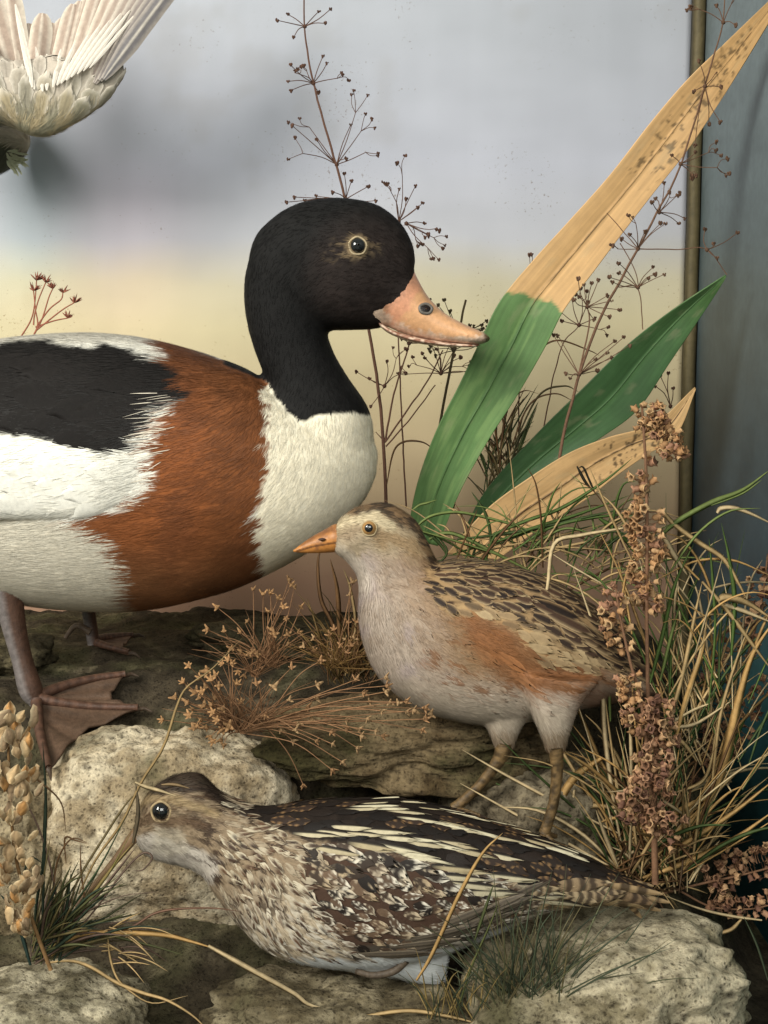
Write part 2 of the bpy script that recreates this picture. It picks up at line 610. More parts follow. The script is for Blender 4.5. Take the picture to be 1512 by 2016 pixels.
CREAM, TAN, BRN, DRK = srgb(206, 192, 165), srgb(150, 134, 108), srgb(104, 88, 64), srgb(40, 34, 28)
rock("pale cream pitted boulder behind the head of the streaked long-billed bird", (338, 1645), -0.066, 248, 206, 0.044, 11, (srgb(226, 212, 186), srgb(170, 152, 124), DRK, -0.25), pits=0.03, rough=0.14)
rock("rough brown overhanging rock below the dry starry flower sprays", (800, 1450), -0.060, 270, 78, 0.042, 23, (srgb(138, 120, 92), srgb(92, 76, 54), DRK, -0.05), rough=0.24, pits=0.035)
rock("grey brown rock under the feet of the grey-breasted bird", (1060, 1620), -0.072, 190, 130, 0.05, 37, (srgb(150, 138, 116), srgb(100, 90, 74), DRK, -0.3), rough=0.2, pits=0.03)
rock("large pale grey rock in the lower right, under the streaked bird's tail", (1180, 1960), -0.165, 275, 150, 0.05, 41, (srgb(206, 194, 168), srgb(140, 130, 106), DRK, -0.15), rough=0.18, pits=0.03)
rock("speckled grey rock lowest left, below the papery husk spike", (90, 2040), -0.195, 215, 105, 0.04, 53, (srgb(200, 190, 166), srgb(120, 112, 92), DRK, -0.3), pits=0.04)
rock("mottled crumbly rock under the belly of the streaked bird", (690, 2050), -0.178, 300, 112, 0.045, 61, (srgb(168, 156, 130), srgb(98, 88, 68), DRK, -0.1), pits=0.04, rough=0.2)
rock("brown grey rock behind the papery husk spike at the left edge", (20, 1700), -0.085, 130, 180, 0.03, 97, (srgb(176, 160, 132), srgb(122, 108, 84), DRK, -0.1), pits=0.03)
rock("small mossy stone on the ledge behind the duck's webbed foot", (30, 1292), 0.03, 70, 36, 0.02, 83, (srgb(120, 110, 86), srgb(72, 66, 50), DRK, 0.0), sub=5, rough=0.25)
rock("knobbly mossy stone at the back of the ledge below the duck", (560, 1262), 0.08, 150, 40, 0.03, 91, (srgb(116, 106, 84), srgb(68, 62, 48), DRK, 0.1), sub=5, rough=0.3)

# ------------------------------------------------------------------ bird tools
def loft(stations, Y, n=90, k=64, p=2.25):
    """arrays of a tapering body; station = (ux, uy, lx, ly, half width px, [y offset m])"""
    st = np.array([list(s) + [0.0] * (6 - len(s)) for s in stations], float)
    st = catmull(st, n)
    m = mpp(Y)
    V = []
    th = np.arange(k) * 2 * math.pi / k
    ct, sn = np.cos(th), np.sin(th)
    cc = np.sign(ct) * np.abs(ct) ** (2 / p)
    ss = np.sign(sn) * np.abs(sn) ** (2 / p)
    for ux, uy, lx, ly, hw, dy in st:
        a, b = P(ux, uy, Y), P(lx, ly, Y)
        c, u = (a + b) / 2, (a - b) / 2
        ring = c + cc[:, None] * u + ss[:, None] * np.array([0, max(hw, 1) * m, 0])
        ring[:, 1] += dy
        V.append(ring)
    V = np.vstack(V)
    i, j = np.meshgrid(np.arange(n - 1), np.arange(k), indexing='ij')
    F = np.stack([i * k + j, i * k + (j + 1) % k, (i + 1) * k + (j + 1) % k, (i + 1) * k + j], -1).reshape(-1, 4)
    c0, c1 = len(V), len(V) + 1
    V = np.vstack([V, V[:k].mean(0), V[(n - 1) * k:n * k].mean(0)])
    e = (n - 1) * k
    cap = [[c0, (q + 1) % k, q, q] for q in range(k)] + [[c1, e + q, e + (q + 1) % k, e + (q + 1) % k] for q in range(k)]
    return V, F, np.array(cap)


def fuse(name, lofts, voxel, smooth=6):
    """one continuous surface out of overlapping lofts"""
    V, T, off = [], [], 0
    for v, f, cap in lofts:
        V.append(v)
        T += [tuple(int(q) + off for q in r) for r in f]
        T += [tuple(int(q) + off for q in r[:3]) for r in cap]
        off += len(v)
    me = bpy.data.meshes.new(name)
    me.from_pydata(np.vstack(V).tolist(), [], T)
    o = bpy.data.objects.new(name, me)
    COL.objects.link(o)
    r = o.modifiers.new("r", 'REMESH'); r.mode = 'VOXEL'; r.voxel_size = voxel; r.use_smooth_shade = True
    s = o.modifiers.new("s", 'SMOOTH'); s.iterations = smooth; s.factor = 0.5
    dg = bpy.context.evaluated_depsgraph_get()
    out = bpy.data.meshes.new_from_object(o.evaluated_get(dg))
    bpy.data.objects.remove(o)
    bpy.data.meshes.remove(me)
    out.name = name
    return out


def mesh_arrays(me):
    n = len(me.vertices)
    v = np.empty(n * 3, np.float32); me.vertices.foreach_get("co", v)
    nn = np.empty(n * 3, np.float32); me.vertices.foreach_get("normal", nn)
    return v.reshape(-1, 3).astype(float), nn.reshape(-1, 3).astype(float)


def tris_of(me):
    me.calc_loop_triangles()
    t = np.empty(len(me.loop_triangles) * 3, np.int32)
    me.loop_triangles.foreach_get("vertices", t)
    return t.reshape(-1, 3)


def seen_px(v, Y):
    """photo pixels of the points; the far side takes the colours of the near side"""
    w = np.array(v, float)
    w[:, 1] = np.where(w[:, 1] > Y, 2 * Y - w[:, 1], w[:, 1])
    return PX(w)


class Skin:
    def __init__(self, me, Y):
        self.me, self.Y = me, Y
        self.v, self.n = mesh_arrays(me)
        self.t = tris_of(me)
        self.bvh = BVHTree.FromPolygons(self.v.tolist(), self.t.tolist())
        a, b, c = self.v[self.t[:, 0]], self.v[self.t[:, 1]], self.v[self.t[:, 2]]
        self.fn = np.cross(b - a, c - a)
        self.area = np.linalg.norm(self.fn, axis=1) / 2
        self.fn /= self.area[:, None] * 2 + 1e-20

    def sample(self, n, spacing=0.0, rng=RNG, back=0.55):
        """points spread over the side that faces the glass (and a little round the edge)"""
        w = self.area * (self.fn[:, 1] < back)
        k = rng.choice(len(w), n, p=w / w.sum())
        r1, r2 = np.sqrt(rng.random(n)), rng.random(n)
        t = self.t[k]
        p = self.v[t[:, 0]] * (1 - r1)[:, None] + self.v[t[:, 1]] * (r1 * (1 - r2))[:, None] + self.v[t[:, 2]] * (r1 * r2)[:, None]
        q = self.fn[k]
        if spacing > 0:
            seen, keep = {}, []
            ce = np.floor(p / spacing).astype(int)
            for i in range(n):
                key = tuple(ce[i])
                ok = True
                for a in (-1, 0, 1):
                    for b in (-1, 0, 1):
                        for c in (-1, 0, 1):
                            for z in seen.get((key[0] + a, key[1] + b, key[2] + c), ()):
                                if ((p[z] - p[i]) ** 2).sum() < spacing * spacing:
                                    ok = False
                if ok:
                    keep.append(i); seen.setdefault(key, []).append(i)
            p, q = p[keep], q[keep]
        return p, q

    def snap(self, pts, lift):
        """lay points on the surface, raised by lift"""
        out = np.empty_like(pts)
        f = self.bvh.find_nearest
        for i in range(len(pts)):
            h = f(pts[i])
            c, q = h[0], h[1]
            l = lift[i]
            out[i] = (c[0] + q[0] * l, c[1] + q[1] * l, c[2] + q[2] * l)
        return out


def flow_field(samples, soft=60.0):
    s = np.array(samples, float)
    d = s[:, 2:4] / np.linalg.norm(s[:, 2:4], axis=1)[:, None]

    def f(px):
        w = 1.0 / (((px[:, None, :] - s[None, :, :2]) ** 2).sum(2) + soft * soft) ** 1.5
        r = w @ d
        return r / (np.linalg.norm(r, axis=1)[:, None] + 1e-9)
    return f


def tangent(px, n, dirpx):
    """photo-plane direction to a direction in the surface"""
    d = np.stack([dirpx[:, 0], np.zeros(len(px)), -dirpx[:, 1]], 1)
    d = d - n * (d * n).sum(1)[:, None]
    return d / (np.linalg.norm(d, axis=1)[:, None] + 1e-9)


def barbs(skin, n, flow, colf, length, width, lift=(0.0001, 0.0009), jit=0.25, rng=RNG, keepf=None, segs=3):
    """fine hair-like feather barbs; lengths and widths in photo pixels"""
    p, q = skin.sample(n, rng=rng)
    px = seen_px(p, skin.Y)
    if keepf is not None:
        k = keepf(px); p, q, px = p[k], q[k], px[k]
    n = len(p)
    d2 = flow(px)
    ang = jit * (fbm(px / 16.0, 2, 77) * 1.3 + rng.normal(0, 0.45, n))
    ca, sa = np.cos(ang), np.sin(ang)
    d2 = np.stack([d2[:, 0] * ca - d2[:, 1] * sa, d2[:, 0] * sa + d2[:, 1] * ca], 1)
    d = tangent(px, q, d2)
    s = np.cross(d, q)
    m = mpp(skin.Y)
    L = (np.asarray(length(px) if callable(length) else np.full(n, length)) * m * rng.uniform(0.6, 1.2, n))
    Wd = width * m * rng.uniform(0.6, 1.3, n)
    t = np.linspace(0, 1, segs + 1)
    prof = np.array([0.55, 1.0, 0.8, 0.12]) if segs == 3 else np.linspace(1, 0.1, segs + 1)
    cen = p[:, None] + d[:, None] * (t[None, :, None] * L[:, None, None])
    off = s[:, None] * (prof[None, :, None] * Wd[:, None, None] / 2)
    V = np.stack([cen - off, cen + off], 2).reshape(n, -1, 3)
    lf = rng.uniform(lift[0], lift[1], n)[:, None] * (0.15 + t[None, :]) + 0.00008
    lf = np.repeat(lf, 2, 1)
    V = skin.snap(V.reshape(-1, 3), lf.ravel())
    K = 2 * (segs + 1)
    base = np.arange(n)[:, None] * K
    F = np.concatenate([base + np.array([2 * i, 2 * i + 1, 2 * i + 3, 2 * i + 2]) for i in range(segs)], 1).reshape(-1, 4)
    c = colf(px) * rng.uniform(0.90, 1.09, n)[:, None]
    C = np.repeat(c, K, 0)
    return V, F, C


def feathers(skin, p, q, flow, patf, length, width, lift=(0.0003, 0.0016), rng=RNG, nu=5, nv=7, jit=0.15, blunt=0.55, tip=1.0, fray=0.06):
    """overlapping contour feathers laid on the skin; patf(px_root, u, v, id random) -> colours (n, nv, nu, 3)"""
    px = seen_px(p, skin.Y)
    n = len(p)
    d2 = flow(px)
    ang = rng.normal(0, jit, n)
    ca, sa = np.cos(ang), np.sin(ang)
    d2 = np.stack([d2[:, 0] * ca - d2[:, 1] * sa, d2[:, 0] * sa + d2[:, 1] * ca], 1)
    d = tangent(px, q, d2)
    s = np.cross(d, q)
    m = mpp(skin.Y)
    L = (length(px) if callable(length) else np.full(n, float(length))) * m * rng.uniform(0.85, 1.15, n)
    Wd = (width(px) if callable(width) else np.full(n, float(width))) * m * rng.uniform(0.85, 1.15, n)
    v = np.linspace(0, 1, nv); u = np.linspace(-1, 1, nu)
    prof = np.where(v < 0.5, 0.4 + 0.6 * np.sin(np.pi * v), np.sqrt(np.clip(1 - ((v - 0.5) / 0.515) ** 2.6, 0.004, 1)))
    cen = p[:, None, None] + d[:, None, None] * (v[None, :, None, None] * L[:, None, None, None])
    wob = 1 + 0.05 * rng.normal(0, 1, (n, nv, nu))
    vv = v[None, :, None] - 0.10 * (u[None, None, :] ** 2) * tip * (v[None, :, None])
    cen = p[:, None, None] + d[:, None, None] * (vv[..., None] * L[:, None, None, None])
    cen = cen + d[:, None, None] * ((rng.normal(0, fray, (n, 1, nu)) * (v[None, :, None] ** 3)) * L[:, None, None])[..., None]
    V = cen + s[:, None, None] * (u[None, None, :, None] * prof[None, :, None, None] * Wd[:, None, None, None] / 2 * wob[..., None])
    lf = rng.uniform(lift[0], lift[1], n)[:, None, None] * (0.1 + v[None, :, None]) * (1.0 - 0.35 * u[None, None, :] ** 2) + 0.0001
    lf = np.broadcast_to(lf, (n, nv, nu))
    V = skin.snap(V.reshape(-1, 3), np.ascontiguousarray(lf).ravel())
    K = nu * nv
    i, j = np.meshgrid(np.arange(nv - 1), np.arange(nu - 1), indexing='ij')
    f = np.stack([i * nu + j, i * nu + j + 1, (i + 1) * nu + j + 1, (i + 1) * nu + j], -1).reshape(-1, 4)
    F = (np.arange(n)[:, None, None] * K + f[None]).reshape(-1, 4)
    C = patf(px, u, v, rng.random(n)).reshape(-1, 3)
    return V, F, C


def feather_blade(a, b, width, bend=0.0, camber=0.1, nrm=(0, -1, 0), n=14, k=7, colf=None, tip=0.5, rng=RNG, sweep=0.0):
    """one large quill feather from a to b (metres): arrays"""
    a, b = np.asarray(a, float), np.asarray(b, float)
    d = b - a; L = np.linalg.norm(d); d /= L
    nrm = np.asarray(nrm, float); nrm = nrm - d * (nrm @ d); nrm /= np.linalg.norm(nrm)
    s = np.cross(d, nrm)
    v = np.linspace(0, 1, n); u = np.linspace(-1, 1, k)
    prof = np.minimum(1, (v / 0.22) ** 0.7 * 0.7 + 0.25) * np.clip(1 - ((v - tip) / (1.02 - tip)).clip(0, 1) ** 2.6, 0, 1) ** 0.55
    prof = np.maximum(prof, 0.05)
    V = a + d * (v[:, None, None] * L) + s * (u[None, :, None] * prof[:, None, None] * width / 2 + sweep * L * (v ** 2)[:, None, None]) \
        + nrm * (bend * L * (v ** 2)[:, None, None] - camber * width * (u ** 2)[None, :, None] * prof[:, None, None] + 0.04 * width * (np.abs(u) < 0.1)[None, :, None])
    V = V.reshape(-1, 3)
    i, j = np.meshgrid(np.arange(n - 1), np.arange(k - 1), indexing='ij')
    F = np.stack([i * k + j, i * k + j + 1, (i + 1) * k + j + 1, (i + 1) * k + j], -1).reshape(-1, 4)
    uu, vv = np.meshgrid(u, v)
    C = colf(uu.ravel(), vv.ravel())
    uv = np.stack([uu.ravel() * 0.5 + 0.5, vv.ravel()], 1)
    return V, F, C, uv


def eye(parent, c, r, iris=None, look=(0.1, -1, 0.05)):
    """glass eye at a world point"""
    look = Vector(look).normalized()
    V, F, C = blob((0, 0, 0), r, (0, 0, 0), (24, 16))
    M = look.to_track_quat('Z', 'Y').to_matrix().to_4x4()
    V = V @ np.array(M.to_3x3()).T + np.asarray(c)
    if iris is None:
        return link("eye", make_mesh("eye", V, F, C), M_EYE, parent)
    e = link("eye", make_mesh("eye", V, F, C), M_IRIS, parent)
    V, F, C = blob((0, 0, 0), r * 0.56, (0, 0, 0), (20, 12), (1, 1, 0.55))
    V = V @ np.array(M.to_3x3()).T + np.asarray(c) + np.array(look) * r * 0.78
    link("pupil", make_mesh("pupil", V, F, C), M_EYE, e)
    return e


def ring(c, r, rt, look, col, squash=1.0, seed=0):
    """arrays of a lumpy ring (an eyelid)"""
    look = Vector(look).normalized()
    R = np.array(look.to_track_quat('Z', 'Y').to_matrix())
    k = 40
    th = np.linspace(0, 2 * math.pi, k + 1)
    rr = r * (1 + 0.03 * np.sin(th * 5 + seed))
    pts = np.stack([rr * np.cos(th), rr * np.sin(th) * squash, np.zeros(k + 1)], 1) @ R.T + np.asarray(c)
    return tube(pts, rt, 8, col)


def limb(pts_px, Y, radii, col, k=12, n=26, seed=0, dy=None):
    """arrays of a scaly leg or toe traced in photo pixels"""
    pts = np.array([P(x, y, Y + (dy[i] if dy else 0)) for i, (x, y) in enumerate(pts_px)])
    pr = catmull(np.column_stack([pts, np.asarray(radii) * mpp(Y)]), n)
    V, F, C = tube(pr[:, :3], pr[:, 3], k, col)
    t = np.repeat(np.linspace(0, 1, n), k)
    w = fbm(V * 900, 3, seed)[:, None]
    C = C * (1 + 0.35 * w + 0.12 * np.sin(t * n * 2.4)[:, None])
    return V, F, C


def hits(skin, px):
    """points of the skin behind photo pixels"""
    o = Vector((0, -DIST, 0))
    P_, N_ = [], []
    for x, y in px:
        d = Vector(tuple(P(x, y, 0) - np.array([0, -DIST, 0]))).normalized()
        h = skin.bvh.ray_cast(o, d)
        if h[0] is not None:
            P_.append(h[0]); N_.append(h[1])
    return np.array(P_), np.array(N_)


def along(line, step, wob, rng):
    line = catmull(line, 200)
    s = np.concatenate([[0], np.cumsum(np.linalg.norm(np.diff(line, axis=0), axis=1))])
    t = np.arange(0, s[-1], step) + rng.uniform(-0.3, 0.3, len(np.arange(0, s[-1], step))) * step
    return np.stack([np.interp(t, s, line[:, 0]), np.interp(t, s, line[:, 1])], 1) + rng.normal(0, wob, (len(t), 2))




# ------------------------------------------------------------------ the large duck
YD = 0.0
BLK, CHE, WHT, CRM = srgb(22, 21, 21), srgb(134, 78, 42), srgb(236, 230, 216), srgb(226, 216, 196)


def build_shelduck():
    root = thing("shelduck", P(60, 1395, YD - 0.03), "large white and chestnut duck with black head and orange bill, standing on the ledge", "bird")
    body = loft([(-420, 770, -420, 800, 20), (-350, 750, -350, 960, 80), (-250, 715, -250, 1065, 140), (-120, 685, -120, 1135, 185), (0, 667, 0, 1175, 205),
                 (100, 657, 100, 1193, 212), (200, 656, 200, 1199, 214), (300, 669, 300, 1196, 208), (400, 696, 400, 1175, 200), (480, 724, 480, 1150, 190),
                 (560, 772, 560, 1112, 172), (630, 806, 622, 1075, 148), (690, 828, 672, 1035, 112), (728, 856, 718, 982, 70), (744, 890, 740, 935, 30)], YD, 110, 72)
    neck = loft([(500, 910, 690, 975, 90), (515, 850, 728, 925, 108), (525, 795, 735, 858, 112), (522, 745, 724, 802, 96), (502, 690, 683, 740, 84), (487, 635, 655, 690, 82),
                 (481, 580, 640, 640, 82), (486, 530, 640, 600, 82), (505, 480, 650, 560, 80), (545, 430, 660, 540, 70)], YD, 90, 60)
    head = loft([(482, 585, 484, 560, 20), (498, 480, 508, 620, 60), (535, 432, 545, 640, 82), (585, 402, 590, 646, 92), (640, 391, 640, 650, 96), (695, 392, 692, 650, 94),
                 (745, 405, 735, 648, 78), (786, 436, 762, 640, 62), (811, 478, 782, 620, 48), (818, 515, 796, 600, 36)], YD, 80, 60)
    bill = loft([(760, 560, 742, 600, 40), (790, 530, 745, 618, 58), (810, 528, 752, 636, 56), (826, 556, 784, 653, 50), (845, 587, 822, 665, 46), (874, 615, 858, 673, 44), (904, 633, 893, 677, 45),
                 (934, 647, 926, 679, 45), (956, 657, 950, 677, 35), (966, 665, 963, 672, 12)], YD, 90, 56, 2.1)
    whole = fuse("body", [body, neck, head, bill], 0.0017, 6)
    # the bill is the same continuous surface, parted from the face along the feather line
    import bmesh
    FACE = [(823, 512), (820, 530), (806, 556), (790, 578), (770, 596), (752, 606), (738, 611), (735, 618), (748, 634), (760, 650), (790, 720), (1000, 720), (1000, 500)]
    for w_ in (16, 9):
        pv, _n = mesh_arrays(whole)
        near = np.abs(poly_sd(seen_px(pv, YD), FACE)) < w_
        near &= pv[:, 2] > P(740, 720, 0)[2]
        bm = bmesh.new(); bm.from_mesh(whole); bm.verts.ensure_lookup_table()
        bmesh.ops.subdivide_edges(bm, edges=[e for e in bm.edges if near[e.verts[0].index] and near[e.verts[1].index]], cuts=1, use_grid_fill=True)
        bm.to_mesh(whole); bm.free()
    pv, _n = mesh_arrays(whole)
    fpx = seen_px(pv, YD)
    inb = poly_sd(fpx + 2.5 * np.stack([fbm(fpx / 8, 2, 61), fbm(fpx / 8, 2, 62)], 1), FACE) < 0
    cuts = []
    for want in (False, True):
        bm = bmesh.new(); bm.from_mesh(whole); bm.verts.ensure_lookup_table()
        dead = [f for f in bm.faces if (sum(bool(inb[v.index]) for v in f.verts) * 2 > len(f.verts)) != want]
        bmesh.ops.delete(bm, geom=dead, context='FACES')
        if want:
            bmesh.ops.subdivide_edges(bm, edges=bm.edges[:], cuts=1, use_grid_fill=True, smooth=0.6)
        m_ = bpy.data.meshes.new("bill" if want else "body"); bm.to_mesh(m_); bm.free()
        m_.polygons.foreach_set("use_smooth", np.ones(len(m_.polygons), bool)); m_.update()
        cuts.append(m_)
    me, bm_ = cuts
    sk = Skin(me, YD)

    neckline = [(440, 720), (525, 752), (545, 785), (570, 815), (593, 832), (606, 828), (622, 818), (650, 814), (690, 811), (735, 818), (790, 830), (860, 700), (860, 330), (440, 330)]
    chest = [(300, 640), (345, 790), (310, 850), (296, 920), (300, 955), (255, 1008), (140, 1026), (180, 1042), (225, 1062), (246, 1105), (262, 1150), (258, 1230),
             (430, 1240), (520, 1150), (516, 1110), (506, 1060), (503, 1010), (520, 960), (531, 925), (526, 870), (518, 820), (517, 770), (530, 740)]
    scap = [(-500, 672), (60, 674), (180, 678), (290, 700), (352, 730), (372, 775), (330, 800), (300, 845), (290, 872), (222, 890), (150, 886), (100, 866), (0, 848), (-500, 830)]

    def colour(px):
        w = np.stack([fbm(px / 26.0, 3, 1), fbm(px / 26.0, 3, 2)], 1) * 15 + np.stack([fbm(px / np.array([30, 7.0]), 2, 3), fbm(px / 9.0, 2, 4)], 1) * np.array([16, 5])
        q = px + w
        qs = px + w * 0.3
        n = len(px)
        wing = px[:, 1] < 1020
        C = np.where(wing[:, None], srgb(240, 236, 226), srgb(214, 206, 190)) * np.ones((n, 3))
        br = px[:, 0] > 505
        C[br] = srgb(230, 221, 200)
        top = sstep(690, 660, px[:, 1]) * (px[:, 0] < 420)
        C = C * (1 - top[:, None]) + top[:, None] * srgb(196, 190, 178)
        m = sstep(7, -7, poly_sd(q, chest))[:, None]
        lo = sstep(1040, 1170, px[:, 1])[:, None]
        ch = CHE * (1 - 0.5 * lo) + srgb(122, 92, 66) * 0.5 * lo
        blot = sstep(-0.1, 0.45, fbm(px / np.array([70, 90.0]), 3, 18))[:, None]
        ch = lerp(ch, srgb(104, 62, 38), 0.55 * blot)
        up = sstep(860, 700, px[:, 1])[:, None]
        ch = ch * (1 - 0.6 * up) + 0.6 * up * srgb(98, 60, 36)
        rt = sstep(370, 450, px[:, 0])[:, None]  # right part of the chestnut: darkening from a glass reflection painted into the plumage
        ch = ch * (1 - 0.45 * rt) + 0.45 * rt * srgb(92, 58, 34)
        ch = ch * (1 + 0.30 * fbm(px / np.array([44, 14.0]), 4, 8)[:, None])
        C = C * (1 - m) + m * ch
        m = sstep(5, -5, poly_sd(q, scap))[:, None]
        C = C * (1 - m) + m * srgb(30, 27, 26)
        m = sstep(3, -3, poly_sd(qs, neckline))[:, None]
        bl = BLK * (1 + 0.3 * fbm(px / 20.0, 3, 9)[:, None])
        face = sstep(150, 70, np.hypot(px[:, 0] - 720, (px[:, 1] - 540)))[:, None]
        bl = bl * (1 - face) + face * srgb(40, 33, 31) * (1 + 0.35 * fbm(px / 12.0, 3, 10)[:, None])
        e = np.hypot(px[:, 0] - 704, px[:, 1] - 485)
        er = sstep(27, 19, e + 5 * fbm(px / 5.0, 3, 11))[:, None] * 0.75
        e2 = np.hypot((px[:, 0] - 676) / 1.5, px[:, 1] - 494)
        er2 = sstep(34, 6, e2)[:, None] * sstep(-0.05, 0.35, fbm(px / np.array([7.0, 5.0]), 3, 14))[:, None] * 0.6
        e3 = np.hypot((px[:, 0] - 736) / 1.0, px[:, 1] - 488)
        er3 = sstep(26, 6, e3)[:, None] * sstep(0.0, 0.4, fbm(px / np.array([5.0, 6.0]), 3, 15))[:, None] * 0.35
        er = 0.7 * np.clip(np.maximum(np.maximum(er, er2), er3), 0, 1)
        bl = bl * (1 - er) + er * srgb(166, 142, 108)
        C = C * (1 - m) + m * bl
        gap = sstep(9, 2, np.abs(poly_sd(qs, neckline)))[:, None] * 0.0
        return C * (1 - gap)

    px = seen_px(sk.v, YD)
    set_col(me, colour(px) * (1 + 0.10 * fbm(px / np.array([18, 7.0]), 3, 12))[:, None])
    b = link("body", me, M_SKIN, root)

    flow = flow_field([(100, 750, -1, .05), (100, 950, -1, .22), (300, 850, -1, .1), (300, 1000, -1, .15), (400, 760, -1, .25), (420, 900, -.95, .3), (400, 1050, -1, .15), (100, 1120, -1, -.05),
                       (300, 1140, -1, -.1), (540, 850, -.45, .9), (520, 1000, -.8, .6), (640, 880, -.25, 1), (700, 900, -.15, 1), (620, 1000, -.6, .8), (690, 980, -.45, .9), (560, 1080, -.9, .4),
                       (600, 780, -.05, 1), (560, 700, 0.1, 1), (530, 600, 0, 1), (540, 480, -.5, .85), (600, 440, -1, .25), (700, 420, -1, -.15), (700, 560, -1, .15), (780, 480, -.8, -.5), (770, 590, -1, .1)], 45)
    isblack = lambda px: poly_sd(px, neckline) < -4
    notblack = lambda px: poly_sd(px, neckline) > 2

    def lenf(px):
        l = np.full(len(px), 22.0)
        d = np.abs(poly_sd(px, chest))
        l += 20 * np.exp(-(d / 26) ** 2) * (px[:, 0] < 470)
        l += 8 * (px[:, 1] > 860) * (px[:, 0] < 300)
        l = np.where((px[:, 0] > 500), 17, l)
        return l
    r = np.random.default_rng(3)
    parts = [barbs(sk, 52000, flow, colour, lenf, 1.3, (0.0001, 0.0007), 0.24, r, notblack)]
    # white wisps that lie over the black shoulder feathers and the chestnut's hind edge
    wisp = lambda px: (poly_sd(px, [(300, 770), (355, 760), (350, 860), (290, 1000), (190, 1030), (250, 930), (290, 850)]) < 0)
    parts.append(barbs(sk, 15000, flow, lambda px: np.tile(srgb(226, 214, 196), (len(px), 1)), 50, 1.3, (0.0004, 0.0014), 0.22, r, lambda px: wisp(px) & (r.random(len(px)) < 0.30)))
    V, F, C = join_arrays(parts)
    tag(link("plumage", make_mesh("plumage", V, F, C, smooth=False), M_FEATHER, root), kind='stuff')
    V, F, C = barbs(sk, 26000, flow, colour, 11, 1.5, (0.0001, 0.0004), 0.3, r, isblack)
    tag(link("head_plumage", make_mesh("head_plumage", V, F, C, smooth=False), M_BLACKBIRD, root), kind='stuff')

    # folded wing: white coverts, black shoulder feathers, each a broad feather
    wing = loft([(-420, 850, -420, 940, 6), (-250, 838, -250, 1010, 22), (-100, 838, -100, 1024, 30), (50, 856, 40, 1023, 32), (150, 876, 140, 1021, 28), (215, 882, 200, 1014, 20), (262, 892, 250, 990, 9), (286, 920, 284, 955, 2)], YD - 0.0600, 60, 40)
    wm = fuse("wing", [wing], 0.0016, 6)
    ws = Skin(wm, YD)
    set_col(wm, colour(seen_px(ws.v, YD)))
    wo = link("wing", wm, M_SKIN, root)
    rr = np.random.default_rng(5)
    p, q = ws.sample(1600, 0.0105, rr, 0.2)
    k = poly_sd(seen_px(p, YD), [(-400, 840), (0, 862), (100, 884), (180, 905), (290, 905), (285, 960), (215, 1006), (-400, 1016)]) < 0
    p, q = p[k], q[k]

    def wpat(px, u, v, rnd):
        c = colour(px)[:, None, None] * np.ones((len(px), len(v), len(u), 1))
        sh = 1 - 0.06 * np.exp(-(u / 0.12) ** 2)
        return c * sh[None, None, :, None] * (0.95 + 0.06 * rnd[:, None, None, None])
    fl2 = flow_field([(0, 900, -1, .30), (250, 900, -1, .12), (0, 1000, -1, .06), (250, 980, -1, .25)], 60)
    V, F, C = feathers(ws, p, q, fl2, wpat, 92, 50, (0.0004, 0.0016), rr, 7, 9, 0.16)
    a1 = (V, F, C)
    a2 = barbs(ws, 9000, fl2, colour, 30, 1.4, (0.0003, 0.0014), 0.3, rr, lambda px: (px[:, 0] > 205) | (px[:, 1] > 1000) | (rr.random(len(px)) < 0.12))
    V, F, C = join_arrays([a1, a2])
    tag(link("covert_feathers", make_mesh("covert_feathers", V, F, C), M_FEATHER, wo), kind='stuff')
    # black scapulars
    p, q = sk.sample(2600, 0.011, rr, 0.5)
    k = poly_sd(seen_px(p, YD), [(x, y) for x, y in scap]) < -16
    p, q = p[k], q[k]

    def spat(px, u, v, rnd):
        c = srgb(30, 27, 26) * np.ones((len(px), len(v), len(u), 1))
        ed = sstep(0.75, 1.0, np.abs(u))[None, None, :, None] * 0.5
        return c * (1 + ed * 0.4) * (0.85 + 0.2 * rnd[:, None, None, None])
    V, F, C = feathers(sk, p, q, flow, spat, 120, 52, (0.0003, 0.0009), rr, 5, 9, 0.06)
    tag(link("shoulder_feathers", make_mesh("shoulder_feathers", V, F, C), M_BLACKBIRD, root), kind='stuff')

    # bill
    OR, PALE = srgb(218, 166, 122), srgb(222, 194, 172)
    bsk = Skin(bm_, YD)
    v, nn = mesh_arrays(bm_)
    px = seen_px(v, YD)
    lowline = [(738, 612), (768, 644), (815, 664), (870, 675), (930, 681), (964, 672)]
    feath = [(820, 530), (806, 556), (790, 578), (770, 596), (752, 606), (738, 611)]
    dl = line_d(px + 3 * np.stack([fbm(px / 9, 2, 3), fbm(px / 9, 2, 4)], 1), lowline)
    C = OR * (1 + 0.16 * fbm(px / np.array([40, 16.0]), 4, 5))[:, None]
    pk = sstep(34, 12, np.abs(px[:, 0] - (758 + (648 - px[:, 1]) * 0.62)) + 14 * fbm(px / 10, 3, 6))[:, None] * sstep(660, 640, px[:, 1])[:, None]
    C = C * (1 - 0.7 * pk) + 0.7 * pk * srgb(216, 150, 122)
    fe = sstep(15, 3, line_d(px, feath) + 9 * fbm(px / 9, 3, 17))[:, None] * 0.75
    C = C * (1 - fe) + fe * srgb(206, 150, 122) * (1 + 0.3 * fbm(px / 4, 3, 19))[:, None]
    m = sstep(20, 8, dl + 11 * fbm(px / 9, 3, 7))[:, None] * 0.95
    C = C * (1 - m) + m * PALE * (1 + 0.3 * fbm(px / 4, 3, 9))[:, None]
    ridge = sstep(12, 2, line_d(px, [(826, 548), (845, 580), (874, 608), (905, 628), (935, 643)]))[:, None]
    C = C * (1 - 0.35 * ridge) + 0.35 * ridge * srgb(150, 104, 62)
    nail = sstep(945, 960, px[:, 0] + 4 * fbm(px / 5, 2, 8))[:, None]
